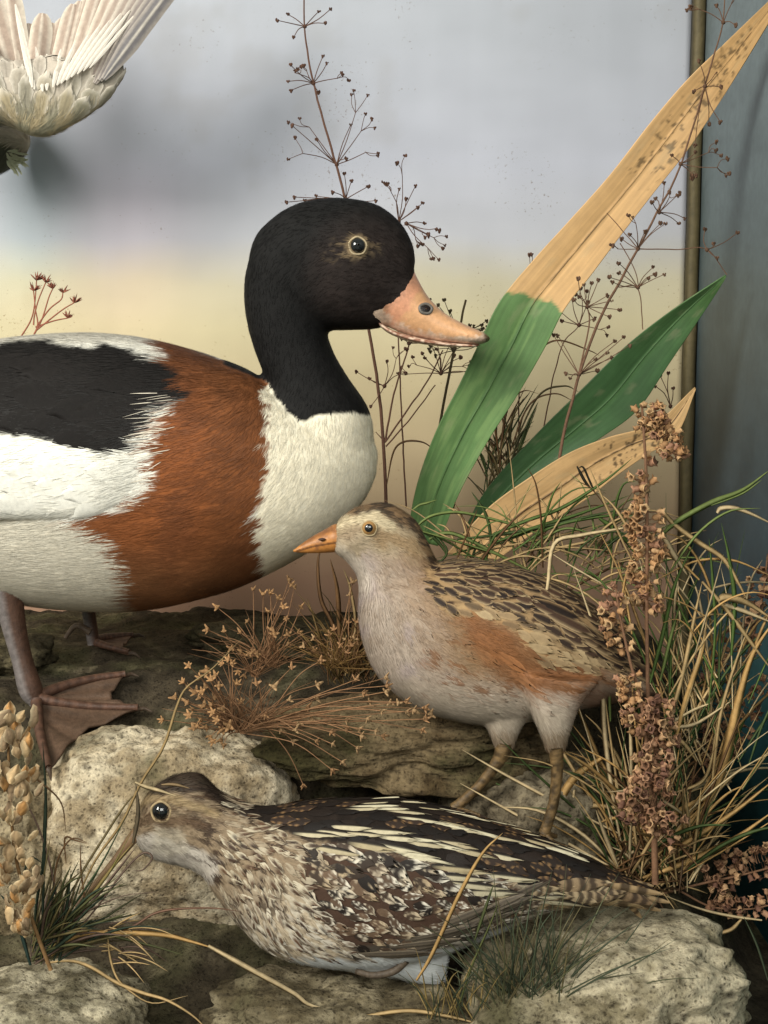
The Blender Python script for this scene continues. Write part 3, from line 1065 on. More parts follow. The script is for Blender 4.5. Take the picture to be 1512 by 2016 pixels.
    C = C * (1 - nail) + nail * srgb(86, 62, 44)
    set_col(bm_, C)
    bl = link("bill", bm_, M_HORN, root)
    lm = loft([(742, 628, 744, 640, 34), (770, 648, 768, 658, 42), (815, 662, 812, 674, 42), (870, 672, 868, 682, 40), (925, 677, 924, 684, 34), (945, 676, 945, 681, 16)], YD, 50, 32)
    lmm = fuse("lower_mandible", [lm], 0.0010, 3)
    v2, _n = mesh_arrays(lmm)
    set_col(lmm, lerp(srgb(150, 104, 84), PALE, sstep(-0.2, 0.3, fbm(v2 * 500, 3, 5))[:, None]))
    link("lower_mandible", lmm, M_HORN, root)
    # nostril
    hp, hn = hits(bsk, [(838, 608)])
    c = hp[0]
    look = hn[0] / np.linalg.norm(hn[0])
    parts = [ring(c, 12.5 * mpp(YD), 3.2 * mpp(YD), look, srgb(104, 98, 92), 0.75, 1)]
    hole = blob((0, 0, 0), 12 * mpp(YD), srgb(24, 13, 10), (16, 8), (1.0, 0.75, 0.22))
    R3 = np.array(Vector(tuple(look)).to_track_quat('Z', 'Y').to_matrix())
    hole = (hole[0] @ R3.T + c, hole[1], hole[2])
    V, F, C = join_arrays([parts[0], hole])
    link("nostril", make_mesh("nostril", V, F, C), M_HORN, bl)
    # eye
    hit = sk.bvh.ray_cast(Vector((0, -DIST, 0)), Vector(tuple(P(704, 484, 0) - np.array([0, -DIST, 0]))).normalized())
    ec = np.array(hit[0]) + np.array([0, 0.0018, 0])
    eye(root, ec, 16.5 * mpp(-0.03), None, (0.12, -1, 0.1))
    V, F, C = ring(ec + np.array([0, -0.0020, 0]), 17.0 * mpp(-0.03), 1.9 * mpp(0), (0.12, -1, 0.1), srgb(176, 158, 128), 1.0)
    C = C * (1 + 0.5 * fbm(V * 700, 3, 2))[:, None]
    link("eyelid", make_mesh("eyelid", V, F, C), M_SKIN, root)

    # near leg and webbed foot
    GREY, RUST = srgb(112, 104, 102), srgb(80, 56, 44)

    def webfoot(ofs, YF, sc, leg_pts, leg_r, toes, web_c):
        A = [limb(leg_pts, YF, leg_r, GREY, 14, 40, 3)]
        v, f, c = A[0]
        side = sstep(-0.3, 0.5, (v[:, 0] - np.interp(-v[:, 2], -catmull(np.array([P(x, y, YF) for x, y in leg_pts]), 40)[:, 2], catmull(np.array([P(x, y, YF) for x, y in leg_pts]), 40)[:, 0])) / (14 * mpp(YF)))[:, None]
        A[0] = (v, f, c * (1 - side) + side * RUST * (1 + 0.4 * fbm(v * 500, 3, 4))[:, None])
        V, F, C = join_arrays(A)
        lg = link("leg", make_mesh("leg", V, F, C), M_LEG, root)
        tp, A = [], []
        for t in toes:
            pts = np.array([P(x, y, YF + d) for x, y, d in t])
            pr = catmull(np.column_stack([pts, np.linspace(12, 7, len(t)) * sc * mpp(YF)]), 24)
            v, f, c = tube(pr[:, :3] + np.array([0, 0, 0.001]), pr[:, 3], 9, RUST)
            c = c * (1.1 + 0.5 * fbm(v * 600, 3, 5) + 0.3 * np.sin(np.repeat(np.arange(24), 9) * 2.2))[:, None]
            A.append((v, f, c))
            tp.append(pr[:, :3])
            e = pr[-1, :3]; dd = pr[-1, :3] - pr[-4, :3]; dd /= np.linalg.norm(dd)
            cl = np.array([e, e + dd * 0.004 + np.array([0, 0, 0.0005]), e + dd * 0.008 - np.array([0, 0, 0.0015])])
            v, f, c = tube(cl, [0.0016, 0.0012, 0.0003], 6, srgb(70, 56, 44))
            A.append((v, f, c))
        V, F, C = join_arrays(A)
        ft = link("foot", make_mesh("foot", V, F, C), M_LEG, lg)
        A = []
        for a, b2 in zip(tp[:-1], tp[1:]):
            n, k = 24, 13
            s = np.linspace(0, 1, k)
            g = a[:, None] * (1 - s)[None, :, None] + b2[:, None] * s[None, :, None]
            pull = 0.22 * np.sin(np.pi * s)[None, :, None] * (np.linspace(0, 1, n) ** 1.5)[:, None, None]
            g = g + (a[0] - g) * pull
            g[..., 2] += -0.0015 * np.sin(np.pi * s)[None, :] + 0.0012 * np.sin(s * 19)[None, :] * np.linspace(0, 1, n)[:, None]
            v = g.reshape(-1, 3)
            i, j = np.meshgrid(np.arange(n - 1), np.arange(k - 1), indexing='ij')
            f = np.stack([i * k + j, i * k + j + 1, (i + 1) * k + j + 1, (i + 1) * k + j], -1).reshape(-1, 4)
            c = np.tile(web_c, (len(v), 1)) * (1 + 0.3 * fbm(v * 160, 4, 6) + 0.2 * np.tile(np.sin(s * 25), n))[:, None]
            A.append((v, f, c))
        V, F, C = join_arrays(A)
        wb = link("web", make_mesh("web", V, F, C), M_LEG, lg)
        so = wb.modifiers.new("t", 'SOLIDIFY'); so.thickness = 0.0012
        return lg
    webfoot((0, 0), YD - 0.03, 1.0, [(10, 1110), (16, 1170), (28, 1235), (44, 1300), (60, 1356), (74, 1382)], [34, 30, 24, 21, 24, 17],
            [[(76, 1372, 0.0), (130, 1352, 0.012), (190, 1338, 0.022), (246, 1330, 0.028)],
             [(76, 1378, -0.002), (110, 1385, -0.002), (180, 1394, 0.0), (272, 1396, 0.0)],
             [(72, 1384, -0.006), (76, 1430, -0.022), (84, 1470, -0.042), (96, 1515, -0.062)]], srgb(88, 68, 54))
    webfoot((0, 0), YD + 0.055, 0.75, [(172, 1150), (174, 1200), (180, 1240), (184, 1268)], [17, 14, 13, 12],
            [[(184, 1262, 0.004), (215, 1256, 0.012), (262, 1252, 0.018)],
             [(184, 1266, 0.0), (215, 1276, -0.008), (255, 1286, -0.014)]], srgb(96, 70, 54))
    V, F, C = limb([(178, 1245), (150, 1232), (128, 1256)], YD + 0.05, [8, 6, 4], srgb(96, 80, 66), 8, 14)
    link("hind_toe", make_mesh("hind_toe", V, F, C), M_LEG, root)


build_shelduck()
def foot3(root, lg, YF, at_, toes, r, col, seed):
    A = []
    for t in toes:
        pts = np.array([P(at_[0], at_[1], YF)] + [P(x, y, YF + d) for x, y, d in t])
        pr = catmull(np.column_stack([pts, np.linspace(r, r * 0.5, len(pts)) * mpp(YF)]), 18)
        v, f, c = tube(pr[:, :3], pr[:, 3], 8, col)
        c = c * (1 + 0.4 * fbm(v * 900, 3, seed) + 0.2 * np.sin(np.repeat(np.arange(18), 8) * 2.4))[:, None]
        A.append((v, f, c))
        e = pr[-1, :3]; dd = e - pr[-4, :3]; dd /= np.linalg.norm(dd)
        v, f, c = tube(np.array([e, e + dd * 0.003, e + dd * 0.006 - np.array([0, 0, 0.001])]), [r * 0.5 * mpp(YF), r * 0.35 * mpp(YF), 0.0002], 6, srgb(60, 46, 36))
        A.append((v, f, c))
    V, F, C = join_arrays(A)
    return link("foot", make_mesh("foot", V, F, C), M_LEG, lg)


# ------------------------------------------------------------------ the grey-breasted bird (short orange bill)
YC = -0.10


def build_crake():
    root = thing("crake", P(1075, 1650, YC), "grey breasted brown bird with chestnut wing and short orange bill, before the duck", "bird")
    body = loft([(800, 1085, 708, 1150, 52), (770, 1120, 708, 1230, 78), (835, 1112, 738, 1318, 100), (900, 1103, 808, 1383, 116), (970, 1108, 890, 1413, 122), (1040, 1124, 972, 1423, 120),
                 (1110, 1155, 1055, 1413, 108), (1180, 1204, 1140, 1392, 86), (1245, 1264, 1225, 1378, 52), (1310, 1325, 1302, 1362, 18)], YC, 90, 64)
    neck = loft([(900, 1140, 740, 1260, 88), (866, 1114, 714, 1195, 64), (840, 1064, 703, 1135, 54), (815, 1022, 682, 1104, 53), (765, 992, 664, 1090, 56), (712, 996, 660, 1086, 46),
                 (680, 1012, 656, 1080, 34), (664, 1028, 654, 1068, 22)], YC, 80, 56)
    thigh1 = loft([(945, 1330, 1075, 1330, 40), (950, 1400, 1050, 1390, 34), (962, 1440, 1022, 1440, 24), (978, 1482, 1008, 1482, 13)], YC - 0.012, 30, 32)
    thigh2 = loft([(1020, 1320, 1180, 1340, 40), (1045, 1400, 1140, 1390, 34), (1062, 1440, 1122, 1440, 26), (1078, 1485, 1110, 1485, 14)], YC - 0.026, 30, 32)
    me = fuse("body", [body, neck, thigh1, thigh2], 0.0014, 5)
    sk = Skin(me, YC)
    back = [(835, 1112), (880, 1100), (960, 1100), (1050, 1115), (1130, 1150), (1220, 1220), (1320, 1310), (1300, 1350), (1230, 1315), (1160, 1290), (1080, 1262), (1000, 1215), (930, 1195), (870, 1200), (838, 1160)]
    wing = [(898, 1222), (915, 1209), (955, 1215), (1005, 1242), (1036, 1287), (1075, 1304), (1150, 1312), (1180, 1330), (1140, 1352), (1060, 1358), (1000, 1342), (955, 1306), (918, 1268)]
    buff = [(880, 1190), (930, 1185), (1010, 1215), (1090, 1262), (1180, 1290), (1180, 1310), (1080, 1302), (1040, 1290), (1005, 1242), (950, 1215), (900, 1212)]

    def colour(px):
        q = px + 12 * np.stack([fbm(px / 22, 3, 101), fbm(px / 22, 3, 102)], 1) + 4 * np.stack([fbm(px / 6, 2, 103), fbm(px / 6, 2, 104)], 1)
        n = len(px)
        g = srgb(172, 156, 142) * np.ones((n, 3))
        # buff wash from the flank up the hind neck
        t = sstep(-60, 90, (q[:, 0] - (760 + 0.42 * (q[:, 1] - 1100))))[:, None]
        fl = sstep(1395, 1290, q[:, 1])[:, None]
        C = lerp(g, srgb(142, 112, 80), t * fl * 0.95)
        mot = sstep(0.05, 0.4, fbm(px / np.array([13, 8]), 3, 115))[:, None]
        C = lerp(C, srgb(122, 96, 72), mot * 0.4 * sstep(1320, 1240, px[:, 1])[:, None])
        lav = sstep(0.0, 0.5, fbm(px / 40, 3, 105))[:, None]
        C = lerp(C, srgb(166, 150, 150), lav * (1 - t) * 0.6)
        bel = sstep(1330, 1420, q[:, 1] + 0.15 * (1000 - q[:, 0]))[:, None]
        C = lerp(C, srgb(174, 160, 142), bel * 0.8)
        # throat & face
        face = sstep(1105, 1075, q[:, 1])[:, None]
        C = lerp(C, srgb(170, 152, 124), face * 0.8)
        brow = sstep(26, 8, line_d(q, [(668, 1034), (700, 1022), (730, 1018), (765, 1030)]))[:, None]
        C = lerp(C, srgb(206, 190, 158), brow * 0.7)
        ear = sstep(24, 8, line_d(q, [(745, 1052), (790, 1066), (815, 1080)]))[:, None]
        C = lerp(C, srgb(146, 118, 84), ear * 0.7)
        lore = sstep(14, 4, line_d(q, [(655, 1052), (690, 1050), (712, 1046)]))[:, None]
        C = lerp(C, srgb(128, 104, 78), lore * 0.5)
        cr = sstep(4, -6, poly_sd(q, [(640, 1030), (690, 1020), (740, 1010), (786, 1028), (818, 1056), (838, 1096), (850, 1130), (900, 1080), (800, 960), (680, 970)]))[:, None]
        C = lerp(C, lerp(srgb(128, 100, 72), srgb(52, 38, 31), sstep(-0.25, 0.15, fbm(px / np.array([15, 6]), 3, 106))[:, None]), cr * 0.9)
        chin = sstep(26, 6, line_d(q, [(668, 1085), (700, 1112), (720, 1150)]))[:, None]
        C = lerp(C, srgb(204, 192, 176), chin * 0.6)
        m = sstep(8, -8, poly_sd(q, back))[:, None]
        dark = sstep(-0.1, 0.25, fbm(px / np.array([22, 11]), 3, 107))[:, None]
        C = lerp(C, lerp(srgb(150, 122, 88), srgb(62, 46, 36), dark), m)
        m = sstep(6, -6, poly_sd(q, buff))[:, None]
        C = lerp(C, srgb(176, 146, 106), m * 0.9)
        m = 0.9 * sstep(24, -20, poly_sd(q, wing))[:, None]
        C = lerp(C, srgb(134, 86, 50) * (1 + 0.35 * fbm(px / np.array([60, 16]), 3, 108)[:, None]), m)
        sp = sstep(0.22, 0.42, fbm(px / np.array([17, 9]), 2, 109))[:, None] * (sstep(1230, 1270, px[:, 1]) * sstep(1395, 1350, px[:, 1]) * sstep(800, 850, px[:, 0]))[:, None]
        C = lerp(C, srgb(122, 80, 48), sp * 0.75)
        fl2 = (sstep(1340, 1370, px[:, 1]) * sstep(1100, 1160, px[:, 0]))[:, None]
        C = lerp(C, srgb(112, 74, 48), fl2 * 0.7)
        th = sstep(1425, 1450, px[:, 1])[:, None]
        C = lerp(C, srgb(134, 116, 96), th * 0.9)
        cuff = sstep(1452, 1486, px[:, 1] + 16 * fbm(px / 7, 2, 116))[:, None]
        C = lerp(C, srgb(102, 76, 48), cuff * 0.9)
        return C
    px = seen_px(sk.v, YC)
    set_col(me, colour(px))
    link("body", me, M_SKIN, root)
    flow = flow_field([(650, 1050, 1, 0), (720, 1000, 1, .05), (800, 1030, .75, .65), (740, 1060, 1, .35), (690, 1100, .6, .8), (720, 1180, .15, 1), (800, 1120, .6, .8), (760, 1280, .45, .9), (850, 1180, .8, .6),
                       (830, 1340, .85, .5), (900, 1120, .95, .3), (1000, 1160, .95, .3), (1100, 1200, .9, .45), (1200, 1260, .85, .5), (950, 1260, .9, .42), (1100, 1330, .95, .3), (950, 1390, .95, .1),
                       (1100, 1390, .9, .3), (990, 1440, .2, 1), (1090, 1450, .1, 1), (1250, 1330, .9, .4)], 40)
    r = np.random.default_rng(21)
    V, F, C = barbs(sk, 26000, flow, colour, lambda p: np.where(p[:, 1] < 1100, 12.0, 21.0), 1.4, (0.0001, 0.0007), 0.3, r, lambda p: (poly_sd(p, back) > 2) & (poly_sd(p, buff) > -4))
    tag(link("plumage", make_mesh("plumage", V, F, C, smooth=False), M_FEATHER, root), kind='stuff')
    # contour feathers of back, wing coverts and flank
    p, q = sk.sample(6000, 0.0042, r, 0.45)
    ppx = seen_px(p, YC)
    k = (poly_sd(ppx, back) < 6) | (poly_sd(ppx, buff) < 0)
    p, q = p[k], q[k]

    def bpat(px, u, v, rnd):
        n = len(px)
        U, Vv = np.abs(u)[None, None, :], v[None, :, None]
        edge = np.clip(sstep(0.52, 0.95, U + 0 * Vv) + sstep(0.90, 1.0, Vv + 0 * U) * 0.7, 0, 1) * np.ones((n, 1, 1))
        inb = sstep(6, -8, poly_sd(px, buff))[:, None, None]
        edge = np.clip(edge + inb * (0.55 + 0.3 * (rnd[:, None, None] > 0.2)), 0, 1)
        d = lerp(srgb(36, 26, 22), srgb(78, 56, 42), rnd[:, None] ** 2)[:, None, None]
        e = lerp(srgb(158, 128, 92), srgb(178, 154, 118), rnd[:, None])[:, None, None]
        return d * (1 - edge[..., None]) + e * edge[..., None]
    A = [feathers(sk, p, q, flow, bpat, lambda x: 34 + 0.06 * np.clip(x[:, 0] - 850, 0, 400) , lambda x: 16 + 0.018 * np.clip(x[:, 0] - 850, 0, 400), (0.0003, 0.0010), r, 7, 9, 0.12, fray=0.12)]
    p, q = sk.sample(5000, 0.0075, r, 0.4)
    k = poly_sd(seen_px(p, YC), wing) < 6
    p, q = p[k], q[k]

    def wpat(px, u, v, rnd):
        c = colour(px)[:, None, None] * np.ones((len(px), len(v), len(u), 1))
        sh = 1 - 0.25 * np.exp(-(u / 0.1) ** 2)[None, None, :, None] + 0.18 * sstep(0.7, 1, np.abs(u))[None, None, :, None]
        return c * sh * (0.85 + 0.3 * rnd[:, None, None, None])
    A.append(feathers(sk, p, q, flow, wpat, 64, 17, (0.0002, 0.0008), r, 7, 8, 0.12, fray=0.14))
    p, q = sk.sample(5000, 0.0058, r, 0.4)
    px_ = seen_px(p, YC)
    k = (poly_sd(px_, [(800, 1060), (850, 1110), (838, 1170), (900, 1215), (930, 1300), (1010, 1360), (1120, 1375), (1130, 1410), (960, 1400), (840, 1350), (790, 1250), (770, 1150)]) < 0) & (poly_sd(px_, wing) > 4)

    def fpat(px, u, v, rnd):
        c = colour(px)[:, None, None] * np.ones((len(px), len(v), len(u), 1))
        s_ = (np.exp(-(u / 0.42) ** 2)[None, None, :] * (sstep(0.35, 0.6, v) * sstep(1.0, 0.85, v))[None, :, None] * (rnd[:, None, None] > 0.45) * 0.75)[..., None]
        return lerp(c * (0.95 + 0.2 * rnd[:, None, None, None]), srgb(92, 66, 46), s_)
    A.append(feathers(sk, p[k], q[k], flow, fpat, 36, 15, (0.0001, 0.0005), r, 7, 7, 0.2, fray=0.15))
    # long tertials over the rump
    for a in range(9):
        line = [(1040 + 14 * a, 1180 + 9 * a), (1130 + 14 * a, 1235 + 9 * a)]
        p, q = hits(sk, along(line, 70, 3, r))
        if len(p):
            A.append(feathers(sk, p, q, flow, bpat, 120, 26, (0.0008, 0.0024), r, 7, 8, 0.05))
    V, F, C = join_arrays(A)
    tag(link("wing_feathers", make_mesh("wing_feathers", V, F, C), M_FEATHER, root), kind='stuff')
    # bill
    bill = loft([(690, 1032, 690, 1080, 30), (660, 1032, 664, 1086, 33), (640, 1042, 644, 1088, 26), (618, 1054, 622, 1089, 18), (598, 1067, 600, 1089, 11), (584, 1078, 586, 1088, 6), (576, 1083, 576, 1087, 3)], YC, 50, 40, 2.0)
    bm_ = fuse("bill", [bill], 0.0007, 3)
    v, _ = mesh_arrays(bm_)
    px = seen_px(v, YC)
    C = lerp(srgb(184, 122, 62), srgb(140, 92, 56), sstep(0, 1, fbm(px / 12, 3, 7) + 0.2)[:, None])
    C = lerp(C, srgb(112, 72, 44), (sstep(10, 3, line_d(px, [(650, 1040), (620, 1054), (595, 1070)])) * 0.7)[:, None])
    cut = sstep(3.2, 1.2, line_d(px, [(690, 1066), (650, 1070), (615, 1076), (585, 1085)]))[:, None]
    C = lerp(C, srgb(70, 40, 24), cut * 0.8)
    set_col(bm_, C)
    bl = link("bill", bm_, M_HORN, root)
    V, F, C = blob(P(634, 1062, YC - 0.0072), 4.5 * mpp(YC), srgb(60, 34, 20), (10, 6), (1.7, 0.5, 0.7))
    link("nostril", make_mesh("nostril", V, F, C), M_HORN, bl)
    h, _n = hits(sk, [(727, 1040)])
    ec = h[0] + np.array([0, 0.0012, 0])
    eye(root, ec, 15 * mpp(YC), (0.2, 0.1, 0.03), (-0.08, -1, 0.12))
    V, F, C = ring(ec + np.array([0, -0.0014, 0]), 14.5 * mpp(YC), 1.7 * mpp(YC), (-0.08, -1, 0.1), srgb(166, 148, 116))
    link("eyelid", make_mesh("eyelid", V, F, C), M_SKIN, root)
    LG = srgb(104, 82, 52)
    for nm, pts, rr, yy, toes in (
            ("leg", [(993, 1462), (990, 1478), (980, 1500), (945, 1545), (908, 1580), (893, 1592)], [16, 17, 14, 10, 11, 12], YC - 0.014,
             [[(880, 1610, -0.004), (862, 1622, -0.006)], [(905, 1612, -0.010), (898, 1630, -0.014)], [(920, 1598, -0.006), (945, 1606, -0.008)]]),
            ("leg", [(1094, 1470), (1096, 1495), (1096, 1530), (1090, 1580), (1078, 1622), (1072, 1640)], [15, 14, 12, 11, 11, 12], YC - 0.028,
             [[(1055, 1662, -0.004), (1030, 1672, -0.006)], [(1068, 1670, -0.008), (1060, 1690, -0.012)], [(1092, 1660, -0.006), (1116, 1668, -0.008)], [(1090, 1645, 0.006), (1104, 1650, 0.01)]])):
        V, F, C = limb(pts, yy, rr, LG, 12, 40, 9)
        C = C * (0.42 + 0.8 * sstep(-0.25, 0.3, fbm(V * 420, 4, 12))[:, None])
        lg = link(nm, make_mesh("leg", V, F, C), M_LEG, root)
        foot3(root, lg, yy, pts[-1], toes, 7, LG * 0.8, 4)


build_crake()

# ------------------------------------------------------------------ the streaked long-billed bird in front
YS = -0.165


def build_snipe():
    root = thing("snipe", P(800, 1925, YS), "streaked black and cream bird crouching lowest among the rocks, its bill in the grass", "bird")
    body = loft([(460, 1580, 385, 1712, 58), (440, 1572, 402, 1722, 62), (520, 1592, 448, 1784, 86), (610, 1582, 528, 1862, 114), (700, 1578, 628, 1890, 130), (800, 1581, 742, 1894, 132), (900, 1601, 855, 1872, 120),
                 (1000, 1631, 968, 1832, 96), (1100, 1664, 1076, 1788, 66), (1200, 1712, 1192, 1778, 42), (1290, 1752, 1287, 1788, 18)], YS, 100, 64)
    head = loft([(560, 1600, 455, 1770, 84), (470, 1580, 400, 1718, 64), (428, 1556, 368, 1704, 60), (392, 1524, 335, 1697, 57), (345, 1527, 303, 1688, 52), (305, 1548, 282, 1674, 42), (280, 1578, 270, 1656, 26), (268, 1604, 264, 1640, 12)], YS, 80, 56)
    belly = loft([(690, 1860, 690, 1898, 60), (780, 1840, 770, 1912, 66), (850, 1840, 838, 1936, 50), (885, 1850, 872, 1950, 22)], YS, 40, 40)
    me = fuse("body", [body, head, belly], 0.0014, 5)
    sk = Skin(me, YS)
    backz = [(470, 1570), (600, 1560), (800, 1560), (1000, 1600), (1120, 1650), (1240, 1715), (1310, 1760), (1200, 1745), (1060, 1745), (960, 1730), (860, 1700), (760, 1672), (650, 1660), (560, 1640), (490, 1612)]
    cov = [(590, 1672), (660, 1662), (760, 1676), (860, 1705), (960, 1735), (1060, 1752), (1040, 1790), (960, 1820), (880, 1850), (760, 1880), (690, 1870), (640, 1820), (600, 1760)]
    prim = [(780, 1850), (880, 1815), (980, 1775), (1080, 1765), (1060, 1790), (980, 1830), (900, 1862), (800, 1878), (690, 1892), (680, 1872)]
    white = [(560, 1888), (620, 1885), (690, 1892), (800, 1880), (900, 1864), (1000, 1822), (1000, 1860), (930, 1960), (700, 1960)]
    tail = [(1060, 1745), (1200, 1735), (1320, 1770), (1310, 1800), (1180, 1785), (1060, 1795)]
    STR = [[(668, 1592), (760, 1600), (860, 1618), (960, 1642), (1090, 1668)], [(575, 1640), (640, 1628), (700, 1636), (780, 1648), (880, 1664), (990, 1690)],
           [(610, 1662), (660, 1652), (730, 1662), (800, 1682), (860, 1700), (930, 1722), (1040, 1746)], [(830, 1720), (900, 1752), (960, 1762), (1060, 1770)],
           [(700, 1578), (800, 1582), (900, 1602), (1000, 1632), (1120, 1670)]]

    def colour(px):
        q = px + 7 * np.stack([fbm(px / 18, 3, 201), fbm(px / 18, 3, 202)], 1)
        n = len(px)
        C = srgb(140, 121, 98) * np.ones((n, 3))
        low = sstep(1700, 1850, px[:, 1] + 0.25 * (px[:, 0] - 500))[:, None]
        C = lerp(C, srgb(196, 180, 156), low * 0.8)
        m = sstep(6, -6, poly_sd(q, [(262, 1650), (300, 1640), (360, 1660), (440, 1690), (420, 1740), (340, 1720), (270, 1690)]))[:, None]
        C = lerp(C, srgb(196, 188, 178), m * 0.8)
        m = sstep(6, -6, poly_sd(q, [(300, 1625), (350, 1630), (372, 1672), (330, 1690), (300, 1672)]))[:, None]
        C = lerp(C, srgb(182, 172, 154), m * 0.6)
        fs = sstep(0.0, 0.3, fbm(px / np.array([13, 5]), 3, 208))[:, None] * sstep(1645, 1610, px[:, 1])[:, None] * sstep(460, 420, px[:, 0])[:, None]
        C = lerp(C, srgb(88, 64, 46), fs * 0.7)
        strk = sstep(0.02, 0.30, fbm(np.stack([px[:, 0] * 0.8 + px[:, 1] * 0.3, px[:, 1] * 0.9 - px[:, 0] * 0.35], 1) / np.array([20, 9]), 3, 203))[:, None]
        st = (sstep(340, 420, px[:, 0]))[:, None]
        C = lerp(C, srgb(58, 43, 34), strk * (0.35 + 0.6 * st) * (1 - 0.3 * low))
        cr = sstep(5, -5, poly_sd(q, [(258, 1600), (290, 1572), (330, 1560), (400, 1560), (440, 1590), (500, 1612), (560, 1618), (620, 1560), (430, 1500), (300, 1510)]))[:, None]
        C = lerp(C, srgb(46, 36, 30) * (1 + 0.8 * fbm(px / np.array([16, 6]), 3, 204)[:, None]), cr * 0.9)
        ey = sstep(12, 4, line_d(q, [(272, 1588), (300, 1572), (350, 1575), (420, 1600)]))[:, None] * 0.5
        C = lerp(C, srgb(176, 152, 112), ey)
        lo = sstep(12, 4, line_d(q, [(268, 1622), (300, 1612), (345, 1615), (400, 1625)]))[:, None]
        C = lerp(C, srgb(92, 70, 52), lo * 0.7)
        m = sstep(6, -6, poly_sd(q, backz))[:, None]
        C = lerp(C, srgb(34, 27, 23) * (1 + 0.6 * fbm(px / 14, 3, 205)[:, None]), m)
        m = sstep(6, -6, poly_sd(q, cov))[:, None]
        C = lerp(C, srgb(70, 52, 42), m)
        m = sstep(5, -5, poly_sd(q, prim))[:, None]
        C = lerp(C, srgb(74, 66, 58), m)
        m = sstep(5, -5, poly_sd(q, white))[:, None]
        C = lerp(C, srgb(214, 216, 216), m)
        m = sstep(5, -5, poly_sd(q, tail))[:, None]
        bars = sstep(-0.2, 0.3, np.sin(px[:, 0] / 7.5 + 0.6 * fbm(px / 10, 2, 206) + px[:, 1] / 14))[:, None]
        C = lerp(C, lerp(srgb(176, 152, 116), srgb(64, 48, 36), bars * 0.8), m)
        return C
    px = seen_px(sk.v, YS)
    set_col(me, colour(px))
    link("body", me, M_SKIN, root)
    flow = flow_field([(280, 1600, .5, -.6), (320, 1545, 1, -.1), (300, 1660, .9, .4), (360, 1600, 1, .15), (380, 1670, .95, .35), (430, 1600, .9, .4), (430, 1700, .7, .7), (520, 1620, 1, .2), (500, 1720, .55, .85),
                       (520, 1820, .6, .8), (600, 1600, 1, .02), (700, 1620, 1, .1), (850, 1650, 1, .2), (1000, 1690, .95, .3), (700, 1720, .95, .35), (700, 1820, .95, .3), (850, 1780, 1, .15), (1000, 1760, 1, .1),
                       (900, 1850, .95, -.2), (640, 1870, .9, .3), (800, 1900, .8, .5), (1150, 1740, 1, .15), (1270, 1770, 1, .1), (620, 1760, .8, .6)], 40)
    r = np.random.default_rng(31)
    V, F, C = barbs(sk, 26000, flow, colour, lambda p: np.where(p[:, 0] < 430, 13.0, 17.0), 1.4, (0.0002, 0.0010), 0.32, r, lambda p: (poly_sd(p, backz) > 0) & (poly_sd(p, cov) > 0) & ((p[:, 0] < 440) | (r.random(len(p)) < 0.5) | (poly_sd(p, white) < 0)))
    tag(link("plumage", make_mesh("plumage", V, F, C, smooth=False), M_FEATHER, root), kind='stuff')
    A = []
    # breast and neck: buff feathers with dark centres
    p, q = sk.sample(14000, 0.0034, r, 0.45)
    ppx = seen_px(p, YS)
    inb, inc, inw, int_ = (poly_sd(ppx, z) for z in (backz, cov, white, tail))
    k = (inb > 0) & (inc > 0) & (inw > 4) & (int_ > 0) & (ppx[:, 0] > 425)

    def npat(px, u, v, rnd):
        n = len(px)
        U, Vv = np.abs(u)[None, None, :], v[None, :, None]
        c = sstep(0.95, 0.30, U + 0.25 * np.sin(rnd * 50)[:, None, None] * u[None, None, :] + 0 * Vv) * sstep(0.30, 0.62, Vv + 0.2 * np.sin(rnd * 31)[:, None, None]) * np.ones((n, 1, 1)) * sstep(0.02, 0.4, rnd)[:, None, None]
        low = sstep(1720, 1860, px[:, 1] + 0.2 * (px[:, 0] - 500))[:, None]
        e = lerp(lerp(srgb(128, 108, 86), srgb(200, 188, 164), ((rnd * 3) % 1)[:, None]), srgb(206, 198, 184), low * 0.7)[:, None, None]
        d = lerp(srgb(42, 31, 26), srgb(92, 66, 48), ((rnd * 7) % 1)[:, None])[:, None, None]
        return e * (1 - c[..., None]) + d * c[..., None]
    A.append(feathers(sk, p[k], q[k], flow, npat, 36, 12, (0.0003, 0.0010), r, 7, 8, 0.34, fray=0.16))
    # coverts: dark with two pale spots at the tip
    p, q = sk.sample(12000, 0.0047, r, 0.4)
    k = poly_sd(seen_px(p, YS), cov) < 4

    def cpat(px, u, v, rnd):
        n = len(px)
        U, Vv = np.abs(u)[None, None, :], v[None, :, None]
        tipm = sstep(0.60, 0.74, Vv + 0.14 * U * np.sin(rnd * 40)[:, None, None]) * sstep(0.04, 0.22, U + 0 * Vv + 0.1 * np.sin(rnd * 90)[:, None, None])
        side = sstep(0.72, 0.95, U + 0 * Vv) * sstep(0.3, 0.6, Vv) * 0.55
        bar = (np.sin(v[None, :, None] * 20 + rnd[:, None, None] * 6) > 0.35) * (rnd[:, None, None] > 0.40) * 0.7 * sstep(0.2, 0.5, U)
        bl = fbm(np.stack(np.broadcast_arrays(u[None, None, :] * 1.6 + 0 * rnd[:, None, None] + 0 * Vv, Vv * 3.2 + 0 * rnd[:, None, None] + 0 * U, rnd[:, None, None] * 91 + 0 * U + 0 * Vv), -1).reshape(-1, 3), 2, 19).reshape(n, len(v), len(u))
        c = np.clip(np.maximum(np.maximum(tipm, side) * (rnd[:, None, None] > 0.12), bar) * sstep(-0.35, 0.1, bl) + 0.8 * sstep(0.28, 0.5, bl), 0, 1)
        e = lerp(srgb(178, 156, 126), srgb(224, 216, 200), ((rnd * 5) % 1)[:, None])[:, None, None]
        d = lerp(srgb(32, 26, 23), srgb(108, 86, 68), ((rnd * 3) % 1)[:, None] ** 1.6)[:, None, None]
        return d * (1 - c[..., None]) + e * c[..., None]
